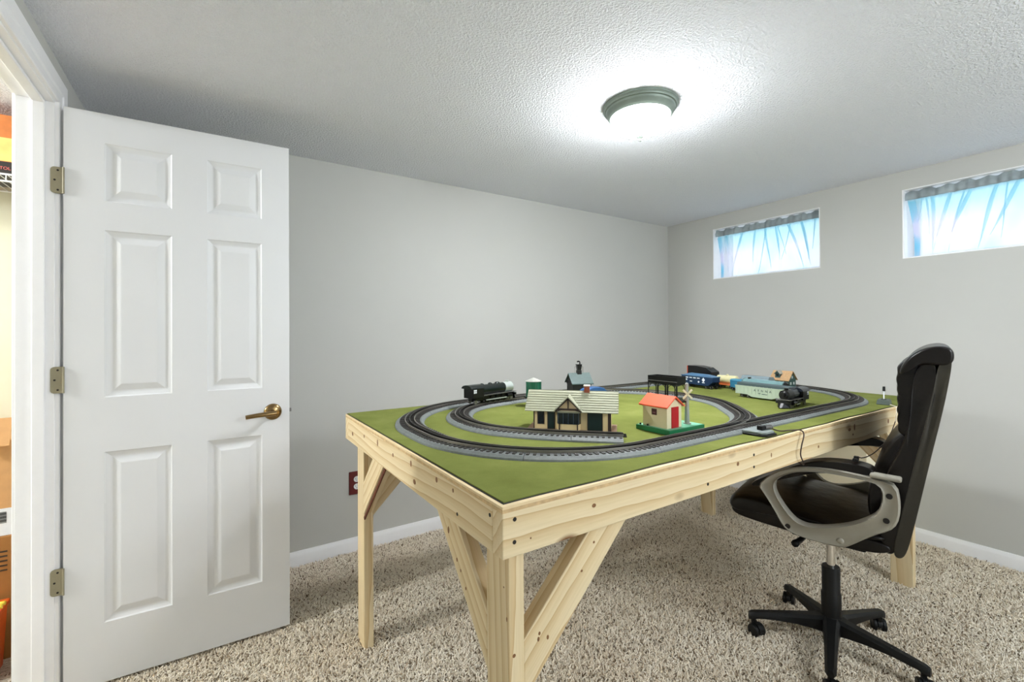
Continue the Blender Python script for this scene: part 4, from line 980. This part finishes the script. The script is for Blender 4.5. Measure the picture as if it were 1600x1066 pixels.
m.build('roof', RG, ct)
for x in (-1, 1):
    for y in (-1, 1): MB().bx(x * ax - .003, x * ax + .003, y * ay - .003, y * ay + .003, 0, ab).build('leg', TOYBLK, ct)
m = MB(); m.bx(-.011, .011, -.011, .011, ar - .002, ar + .018); m.loft([[(-.009, -.009, ar + .018), (.009, -.009, ar + .018), (.009, .009, ar + .018), (-.009, .009, ar + .018)], [(-.013, -.012, ar + .048), (.013, -.012, ar + .048), (.013, .012, ar + .048), (-.013, .012, ar + .048)]])
tw = m.build('hoist_house', TOYBLK, ct)
m = MB(); m.tube(spline([(.004, 0, ar + .046), (.006, 0, ar + .056), (0, 0, ar + .062), (-.009, 0, ar + .060)], 5), .0035, 8); m.build('spout', TOYBLK, tw)
m = MB()
for s in (-1, 1): m.tube([(s * .014, 0, ar + .040), (s * .021, 0, ar + .034), (s * .021, 0, ar + .002)], .0012, 6)
m.build('chute_rods', TOYGRY, tw)

# ---------------------------------------------------------------- black coal loader trestle
ld = toy('coal_loader', 'long open black toy coal loader bin standing on slender legs by the track', 'toy building', 1.402, 0.712, math.radians(-88))
hl, hw = .083, .036
m = MB(); z0, z1 = .078, .114
m.bx(-hl, hl, -hw, -hw + .003, z0, z1).bx(-hl, hl, hw - .003, hw, z0, z1).bx(-hl, -hl + .003, -hw, hw, z0, z1).bx(hl - .003, hl, -hw, hw, z0, z1).bx(-hl, hl, -hw, hw, z0, z0 + .003); bn = m.build('bin', TOYBLK, ld)
m = MB()
for s in (-1, 1): m.bx(-hl - .001, hl + .001, s * hw - .001, s * hw + .001, .0895, .092)
m.build('band', TOYGRY, bn)
for k in (-1, 0, 1):
    x = k * .054; MB().loft([[(x - .026, -hw + .004, .078), (x + .026, -hw + .004, .078), (x + .026, hw - .004, .078), (x - .026, hw - .004, .078)], [(x - .008, -.01, .067), (x + .008, -.01, .067), (x + .008, .01, .067), (x - .008, .01, .067)]]).build('hopper', TOYBLK, ld)
for x in (-.080, -.034, -.022, .022, .034, .080):
    for s in (-1, 1): MB().bx(x - .0016, x + .0016, s * hw - .0016, s * hw + .0016, 0, .078).build('leg', TOYBLK, ld)
m = MB()
for x in (-.080, -.028, .028):
    for s in (-1, 1):
        for sgn, bx_ in ((1, x + .004), (-1, x + .048)):
            m.tube(spline([(bx_, s * hw, .052), (bx_ + sgn * .006, s * hw, .066), (bx_ + sgn * .018, s * hw, .074)], 4), .0014, 6)
m.build('arch_braces', TOYBLK, ld)
MB().bx(-hl, hl + .006, -hw - .004, hw + .004, 0, .002).build('base', TOYBLK, ld)

# ---------------------------------------------------------------- office chair
CX, CY = 2.05, 0.816
chair = thing('office_chair', 'dark brown leather office chair with silver-grey arms on black five-star base', 'chair', (CX, CY, 0), math.radians(14))
# five-star base
hub = MB(); hub.lathe([(0, .060), (.036, .062), (.040, .075), (.038, .120), (.033, .135), (0, .135)], n=28); hub = hub.build('base_hub', BLACKP, chair, smooth=50)
for k in range(5):
    a = math.radians(-29 + 72 * k); ca, sa = math.cos(a), math.sin(a)
    rings = []
    for r, wd, zt, zb_ in ((.020, .034, .132, .066), (.060, .027, .124, .072), (.120, .023, .116, .078), (.200, .020, .105, .078), (.262, .018, .096, .072), (.285, .017, .092, .064), (.296, .010, .086, .062)):
        pr = [(-wd, zb_ + .004), (-wd * .8, zb_), (wd * .8, zb_), (wd, zb_ + .004), (wd * .95, zt - .010), (wd * .55, zt), (-wd * .55, zt), (-wd * .95, zt - .010)]
        rings.append([(r * ca - o * sa, r * sa + o * ca, z) for o, z in pr])
    MB().loft(rings).build('base_arm', BLACKP, chair, smooth=35)
    cr = .277; cx, cy = cr * ca, cr * sa; sw = a + (0.9, -0.7, 2.2, 0.4, -1.1)[k]; d = Vector((math.cos(sw), math.sin(sw))); nn = Vector((-d.y, d.x)); cc = Vector((cx, cy)) + d * .014
    m = MB(); m.cyl((cx, cy, .046), (cx, cy, .070), .009, n=12)
    m.prism([(0.026 * math.cos(t), .026 + .028 * math.sin(t)) for t in [math.radians(x) for x in range(-10, 200, 15)]], lambda p, q, t: (cc.x + d.x * p + nn.x * t, cc.y + d.y * p + nn.y * t, q), -.008, .008)
    cs_ = m.build('caster', BLACKP, chair, smooth=40)
    for s in (-1, 1):
        p = cc + nn * s * .009; q = cc + nn * s * .023
        MB().cyl((p.x, p.y, .025), (q.x, q.y, .025), .025, n=22).build('wheel', BLACKP, cs_, smooth=40, bevel=0.003)
MB().lathe([(0, .125), (.034, .125), (.034, .215), (.031, .220), (.031, .318), (.029, .322), (0, .322)], n=28).build('column_sleeve', BLACKP, chair, smooth=40)
MB().cyl((0, 0, .31), (0, 0, .47), .0145, n=24).build('gas_lift', CHROME, chair, smooth=40)
m = MB(); m.bx(-.09, .09, -.12, .12, .440, .490); m.build('tilt_mechanism', BLACKP, chair, bevel=0.008)
m = MB(); m.tube(spline([(-.06, .06, .460), (-.16, .075, .455), (-.225, .08, .462)], 5), lambda t_: .007 + .006 * t_, 8); m.build('height_lever', BLACKP, chair, smooth=180)
m = MB(); m.cyl((0, .12, .462), (0, .17, .462), .022, n=18); m.build('tension_knob', BLACKP, chair, smooth=40)

def pad(name, prof, hw, parent, mat=LEATHER, edge=0.03, cuts=9, crown=None, wrinkle=0.0, x0=0.0, taper=None, sub=1):
    """closed profile in (y,z) swept across x with rounded ends"""
    cy = sum(p[0] for p in prof) / len(prof); cz = sum(p[1] for p in prof) / len(prof); rings = []
    xs_ = [(-hw, .70)] + [(-hw + edge * (1 - math.cos(t)), .70 + .30 * math.sin(t)) for t in (PI / 6, PI / 3, PI / 2)]
    xs_ += [(-hw + edge + (2 * hw - 2 * edge) * k / (cuts + 1), 1.0) for k in range(1, cuts + 1)]
    xs_ += [(-x, s) for x, s in xs_[3::-1]]
    for x, s in xs_:
        cr = crown(x / hw) if crown else 0.0; ring = []
        for i, (y, z) in enumerate(prof):
            # shrink towards centroid by an absolute amount at the ends
            d = Vector((y - cy, z - cz)); L = d.length or 1; sh = (1 - s) * edge * 2.0
            q = Vector((cy, cz)) + d * max(0.3, (L - sh) / L)
            tx = 1.0 if not taper else taper(z)
            ring.append((x0 + x * tx, q.x, q.y) if not crown else (x0 + x * tx, q.x, q.y + (cr[1] if z > cz else 0)))
        rings.append(ring)
    m = MB(); m.loft(rings)
    if wrinkle:
        rn = random.Random(11)
        for v in m.bm.verts: v.co += Vector((rn.uniform(-1, 1), rn.uniform(-1, 1), rn.uniform(-1, 1))) * wrinkle
    o = m.build(name, mat, parent, smooth=180)
    sm = o.modifiers.new('subdivision', 'SUBSURF'); sm.levels = sub; sm.render_levels = sub + 1
    return o
def cr_apply(q, cr): return (q.x + cr[0], q.y + cr[1])
# seat: lower pan and upper cushion
pan = [(-.185, .512), (-.10, .500), (.10, .506), (.25, .520), (.290, .528), (.302, .545), (.296, .560), (.20, .562), (-.10, .555), (-.195, .548), (-.205, .53)]
pad('seat_pan', pan, .246, chair, edge=.02)
cush = [(-.185, .550), (-.05, .548), (.14, .552), (.262, .548), (.298, .542), (.314, .560), (.306, .588), (.275, .606), (.20, .610), (.08, .590), (-.06, .572), (-.15, .572), (-.195, .568)]
pad('seat_cushion', cush, .256, chair, edge=.045, crown=lambda u: (0.012 * (1 - u * u), 0.010 * (1 - u * u) * (1 if True else 0)), sub=1)
# backrest: rear shell, side bolsters body, upper cushion, lumbar cushion, headrest roll
shell = [(-.318, 1.172), (-.348, 1.176), (-.346, 1.14), (-.339, 1.09), (-.325, 1.0), (-.307, .909), (-.273, .721), (-.241, .545), (-.226, .506), (-.200, .508), (-.205, .56), (-.236, .721), (-.272, .909), (-.292, 1.0), (-.308, 1.09)]
tp = lambda z: 0.95 - 0.08 * max(0, (z - 1.0) / .2)
pad('back_shell', shell, .255, chair, plain('worn_olive_brown_leather', (0.034, 0.030, 0.022, 1), 0.45, bump=0.15, bscale=60, spec=0.3), edge=.010, taper=tp)
bol = [(-.312, 1.168), (-.282, 1.160), (-.258, 1.128), (-.252, 1.06), (-.250, 1.0), (-.240, .92), (-.212, .845), (-.185, .780), (-.168, .680), (-.165, .560), (-.174, .512), (-.205, .506), (-.215, .56), (-.245, .72), (-.280, .909), (-.300, 1.0), (-.316, 1.09)]
pad('back_cushion', bol, .252, chair, edge=.022, taper=tp)
up = [(-.29, 1.170), (-.245, 1.165)] + [(-.2165 - .055 * max(0, abs(zz - 1.035) - .07) ** 1.0 + .0045 * abs(math.sin(PI * (zz - .90) / .036)), zz) for zz in [1.135 - .009 * k for k in range(26)]] + [(-.240, .892), (-.275, .92), (-.30, 1.05)]
pad('upper_pad', up, .195, chair, edge=.020, wrinkle=.0025, cuts=13)
lum = [(-.255, .925), (-.225, .918), (-.185, .868), (-.150, .790), (-.130, .700), (-.130, .620), (-.150, .575), (-.190, .57), (-.215, .70), (-.245, .84)]
pad('lumbar_pad', lum, .190, chair, edge=.028, cuts=11)
head = [(-.352, 1.146), (-.355, 1.192), (-.337, 1.207), (-.300, 1.207), (-.262, 1.188), (-.234, 1.156), (-.218, 1.118), (-.226, 1.104), (-.250, 1.134), (-.280, 1.146), (-.32, 1.142)]
pad('headrest_roll', head, .230, chair, edge=.018, wrinkle=.0010)
# arms
OUT = [(0.186, 0.674), (0.177, 0.668), (0.136, 0.606), (0.102, 0.540), (0.071, 0.525), (-0.005, 0.518), (-0.073, 0.521), (-0.089, 0.53), (-0.154, 0.586), (-0.196, 0.613), (-0.214, 0.634), (-0.223, 0.667), (-0.224, 0.712), (-0.215, 0.765), (-0.165, 0.774), (-0.091, 0.780), (-0.025, 0.781), (0.048, 0.771), (0.1, 0.753), (0.151, 0.718)]
INN = [(0.131, 0.691), (0.116, 0.717), (0.078, 0.743), (0.025, 0.759), (-0.025, 0.765), (-0.091, 0.765), (-0.156, 0.761), (-0.177, 0.748), (-0.181, 0.71), (-0.169, 0.664), (-0.138, 0.636), (-0.1, 0.61), (-0.057, 0.59), (-0.006, 0.573), (0.049, 0.568), (0.086, 0.597), (0.123, 0.653)]
def resample(loop, n, start):
    pts = [Vector((p[0], p[1])) for p in loop] ; k0 = min(range(len(pts)), key=lambda i: (pts[i] - Vector(start)).length); pts = pts[k0:] + pts[:k0] + [pts[k0]]
    seg = [(b - a).length for a, b in zip(pts, pts[1:])]; T = sum(seg); out = []
    for i in range(n):
        d = T * i / n
        for a, b, s in zip(pts, pts[1:], seg):
            if d <= s: out.append(a + (b - a) * (d / s)); break
            d -= s
    return out
def orient(loop):
    A = sum(a[0] * b[1] - b[0] * a[1] for a, b in zip(loop, loop[1:] + loop[:1])); return loop if A > 0 else loop[::-1]
def cas(loop, it=2):     # corner smoothing
    for _ in range(it):
        o = []
        for a, b in zip(loop, loop[1:] + loop[:1]): o += [(a[0] * .75 + b[0] * .25, a[1] * .75 + b[1] * .25), (a[0] * .25 + b[0] * .75, a[1] * .25 + b[1] * .75)]
        loop = o
    return loop
O_, I_ = orient(cas(OUT, 1)), orient(cas(INN, 2))
NPT = 72; C0 = Vector((-.01, .67))
def by_angle(loop):
    out = []
    for k in range(NPT):
        a = 2 * PI * k / NPT; d = Vector((math.cos(a), math.sin(a))); best = None
        for p, q in zip(loop, loop[1:] + loop[:1]):
            p, q = Vector(p), Vector(q); e = q - p; den = d.x * e.y - d.y * e.x
            if abs(den) < 1e-12: continue
            r = p - C0; t = (r.x * e.y - r.y * e.x) / den; u = (r.x * d.y - r.y * d.x) / den
            if t > 0 and -1e-6 <= u <= 1 + 1e-6 and (best is None or t > best): best = t
        out.append(C0 + d * best)
    return out
OA, IA = by_angle(O_), by_angle(I_)
for s in (-1, 1):
    xa, th = s * .290, .017
    m = MB(); rings = []
    for i in range(NPT):
        o, q = OA[i], IA[i]; dd = (q - o); 
        def at(f, x): p = o + dd * f; return (x, p.x, p.y)
        xo, xi = xa + s * th, xa - s * th
        rings.append([at(0, xi), at(0, xa + s * .010), at(.10, xo), at(.30, xo - s * .005), at(.75, xo - s * .005), at(.92, xo), at(1, xa + s * .010), at(1, xi)])
    rings.append(rings[0])
    vs_ = [[m.bm.verts.new(p) for p in r] for r in rings[:-1]]; vs_.append(vs_[0])
    for i in range(NPT):
        for k in range(8): m.bm.faces.new((vs_[i][k], vs_[i][(k + 1) % 8], vs_[i + 1][(k + 1) % 8], vs_[i + 1][k]))
    bmesh.ops.recalc_face_normals(m.bm, faces=m.bm.faces[:])
    arm = m.build('armrest', SILVERP, chair, smooth=50)
    for y, z in ((.087, .550), (-.197, .725), (-.189, .645)):
        MB().cyl((xa + s * .008, y, z), (xa + s * .0155, y, z), .0085, n=18).build('bolt_hole', DARK, arm, smooth=40)
    m = MB(); m.sph((xa + s * .012, -.068, .543), .011, (.5, 1, 1)); m.build('bolt_cap', SILVERP, arm, smooth=180)
    ppr = [(.216, .672), (.200, .655), (.130, .722), (.035, .764), (-.045, .778), (-.130, .780), (-.156, .778), (-.162, .790), (-.150, .802), (-.12, .808), (-.05, .807), (.022, .795), (.108, .746), (.195, .688)]
    pad('arm_pad', ppr, .036, arm, BLACKP if False else LEATHER, edge=.008, cuts=3, x0=s * .255)
    m = MB(); m.box((xa + s * .004, -.188, .783), (.036, .080, .014), (.02, 0, 0)); m.build('arm_bracket', SILVERP, arm, bevel=0.005)
    m = MB(); m.bx(min(xa, s * .20), max(xa, s * .20), -.08, .07, .525, .55); m.build('arm_mount', BLACKP, arm)

# ---------------------------------------------------------------- pale box under the table
pb = thing('storage_box', 'plain cream box on the carpet under the right end of the table', 'box', (3.285, 1.29, 0))
PALEB = plain('cream_box_card', rgb(240, 232, 206), 0.7, var=0.02)
MB().bx(-.18, .18, -.24, .24, 0, .66).build('box_body', PALEB, pb, bevel=.004)
m = MB()
for sg_ in (-1, 1): m.bx(-.18, .18, min(sg_ * .003, sg_ * .24), max(sg_ * .003, sg_ * .24), .661, .665)
m.build('lid_flaps', PALEB, pb)

# ---------------------------------------------------------------- storage room shelf and boxes seen through the doorway
WIRE = plain('white_coated_wire', rgb(232, 232, 230), 0.4)
ws = thing('wire_shelf', 'white wire shelf on the storage room wall beyond the doorway', 'shelf', (-1.2, 2.80, 1.905))
m = MB(); m.cyl((-.6, -.15, 0), (.62, -.15, 0), .004, n=8); m.cyl((-.6, -.15, -.028), (.62, -.15, -.028), .004, n=8); m.cyl((-.6, .17, 0), (.62, .17, 0), .004, n=8); m.build('shelf_rails', WIRE, ws, smooth=40)
m = MB()
for k in range(48): x = -.59 + k * .0255; m.cyl((x, -.15, -.028), (x, -.15, 0), .0018, n=6); m.cyl((x, -.15, .0015), (x, .17, .0015), .0018, n=6)
stuff(m.build('shelf_wires', WIRE, ws))
m = MB()
for x in (-.55, 0, .55): m.cyl((x, -.15, -.026), (x, .18, -.24), .005, n=8)
m.build('shelf_braces', WIRE, ws)
bxo = thing('printed_box', 'orange and yellow printed box with black lettered band on the wire shelf', 'box', (-.80, 2.80, 1.909))
bw, bd_, bh = .155, .10, .252
MB().bx(-bw, bw, -bd_, bd_, .060, bh).build('carton', plain('printed_orange', rgb(206, 122, 62), 0.5, var=0.22, vscale=14), bxo)
MB().bx(-bw, bw, -bd_, bd_, 0, .0595).build('black_band', plain('printed_black', rgb(48, 42, 38), 0.5), bxo)
MB().bx(-bw, bw, -bd_ - .001, -bd_, .062, .158).build('yellow_print', plain('printed_yellow', rgb(230, 206, 120), 0.5, var=0.15, vscale=14), bxo)
text_mesh('lettering', 'TOL', .017, plain('red_lettering', rgb(232, 120, 110), 0.5), bxo, Matrix.Translation((.091, -bd_ - .001, .032)) @ Matrix.Rotation(PI / 2, 4, 'X'))
CARD = plain('tan_cardboard', rgb(196, 148, 96), 0.8, var=0.06); CARDD = plain('brown_cardboard', rgb(150, 100, 44), 0.8, var=0.06)
def carton(name, label, x0, x1, y0, y1, z0, z1, mat, grp):
    t = thing(name, label, 'box', ((x0 + x1) / 2, (y0 + y1) / 2, z0), 0, grp); a, b, c = (x1 - x0) / 2, (y1 - y0) / 2, z1 - z0
    MB().bx(-a, a, -b, b, 0, c).build('carton', mat, t, bevel=.003)
    return t, a, b, c
t, a, b, c = carton('cardboard_box', 'brown cardboard box under the tan one in the storage room', -1.05, -.64, 2.56, 2.92, 0, .475, CARDD, None)
text_mesh('lettering', 'BOX', .05, plain('dark_print', rgb(50, 34, 20), 0.6), t, Matrix.Translation((a - .03, -b - .001, .36)) @ Matrix.Rotation(PI / 2, 4, 'X') @ Matrix.Rotation(PI / 2, 4, 'Z')) if False else None
m = MB()
for k in range(5): m.box((a - .035, -b - .0006, .345 + k * .018), (.020, .001, .006))
m.build('printed_marks', plain('dark_print', rgb(50, 34, 20), 0.6), t)
t, a, b, c = carton('cardboard_box', 'tan cardboard box with white barcode label in the storage room', -1.03, -.645, 2.57, 2.92, .476, .845, CARD, None)
MB().bx(a - .12, a - .005, -b - .001, -b, .0, .105).build('paper_label', WHITEM, t)
m = MB()
for k in range(10): m.box((a - .05, -b - .0015, .050 + k * .0045), (.05, .001, .002 + .0012 * (k % 3)))
m.build('barcode', plain('barcode_print', rgb(60, 60, 60), 0.6), t)
m = MB(); m.box((a - .06, -b - .012, c + .035), (.10, .004, .11), (-.35, 0, .0)); fl = m.build('flap', CARD, t)
ob = thing('storage_bin', 'orange plastic bin on the storage room floor by the doorway', 'bin', (-.74, 2.46, 0))
ORP = plain('orange_plastic', rgb(216, 92, 30), 0.35)
m = MB(); m.loft([[(-.075, -.06, 0), (.075, -.06, 0), (.075, .06, 0), (-.075, .06, 0)], [(-.085, -.07, .235), (.085, -.07, .235), (.085, .07, .235), (-.085, .07, .235)]]); m.build('body', ORP, ob, bevel=.006)
MB().bx(-.090, .090, -.075, .075, .225, .245).build('rim', ORP, ob, bevel=.004)
pl = thing('pliers', 'yellow-handled pliers lying on the orange bin', 'tool', (-.70, 2.43, .246))
for s in (-1, 1): MB().tube(spline([(-.08, s * .006, .012), (0, s * .022, .014), (.06, s * .012, .02)], 6), .008, 8).build('handle', plain('yellow_grip', rgb(228, 200, 60), 0.4), pl, smooth=180)
MB().box((-.10, 0, .012), (.05, .02, .012)).build('jaws', TOYBLK, pl, bevel=.003)
pc = thing('paint_can', 'pale blue can with black print on the storage room floor', 'can', (-.665, 2.32, 0))
MB().lathe([(0, 0), (.040, 0), (.042, .004), (.042, .118), (.039, .124), (0, .124)], n=28).build('can_body', plain('pale_blue_can', rgb(168, 190, 196), 0.35), pc, smooth=40)
m = MB()
for z, h_ in ((.085, .012), (.06, .006), (.04, .006), (.02, .01)): m.lathe([(.0424, z), (.0426, z + .001), (.0426, z + h_), (.0424, z + h_ + .001)], n=28)
m.build('print_bands', TOYBLK, pc, smooth=40)
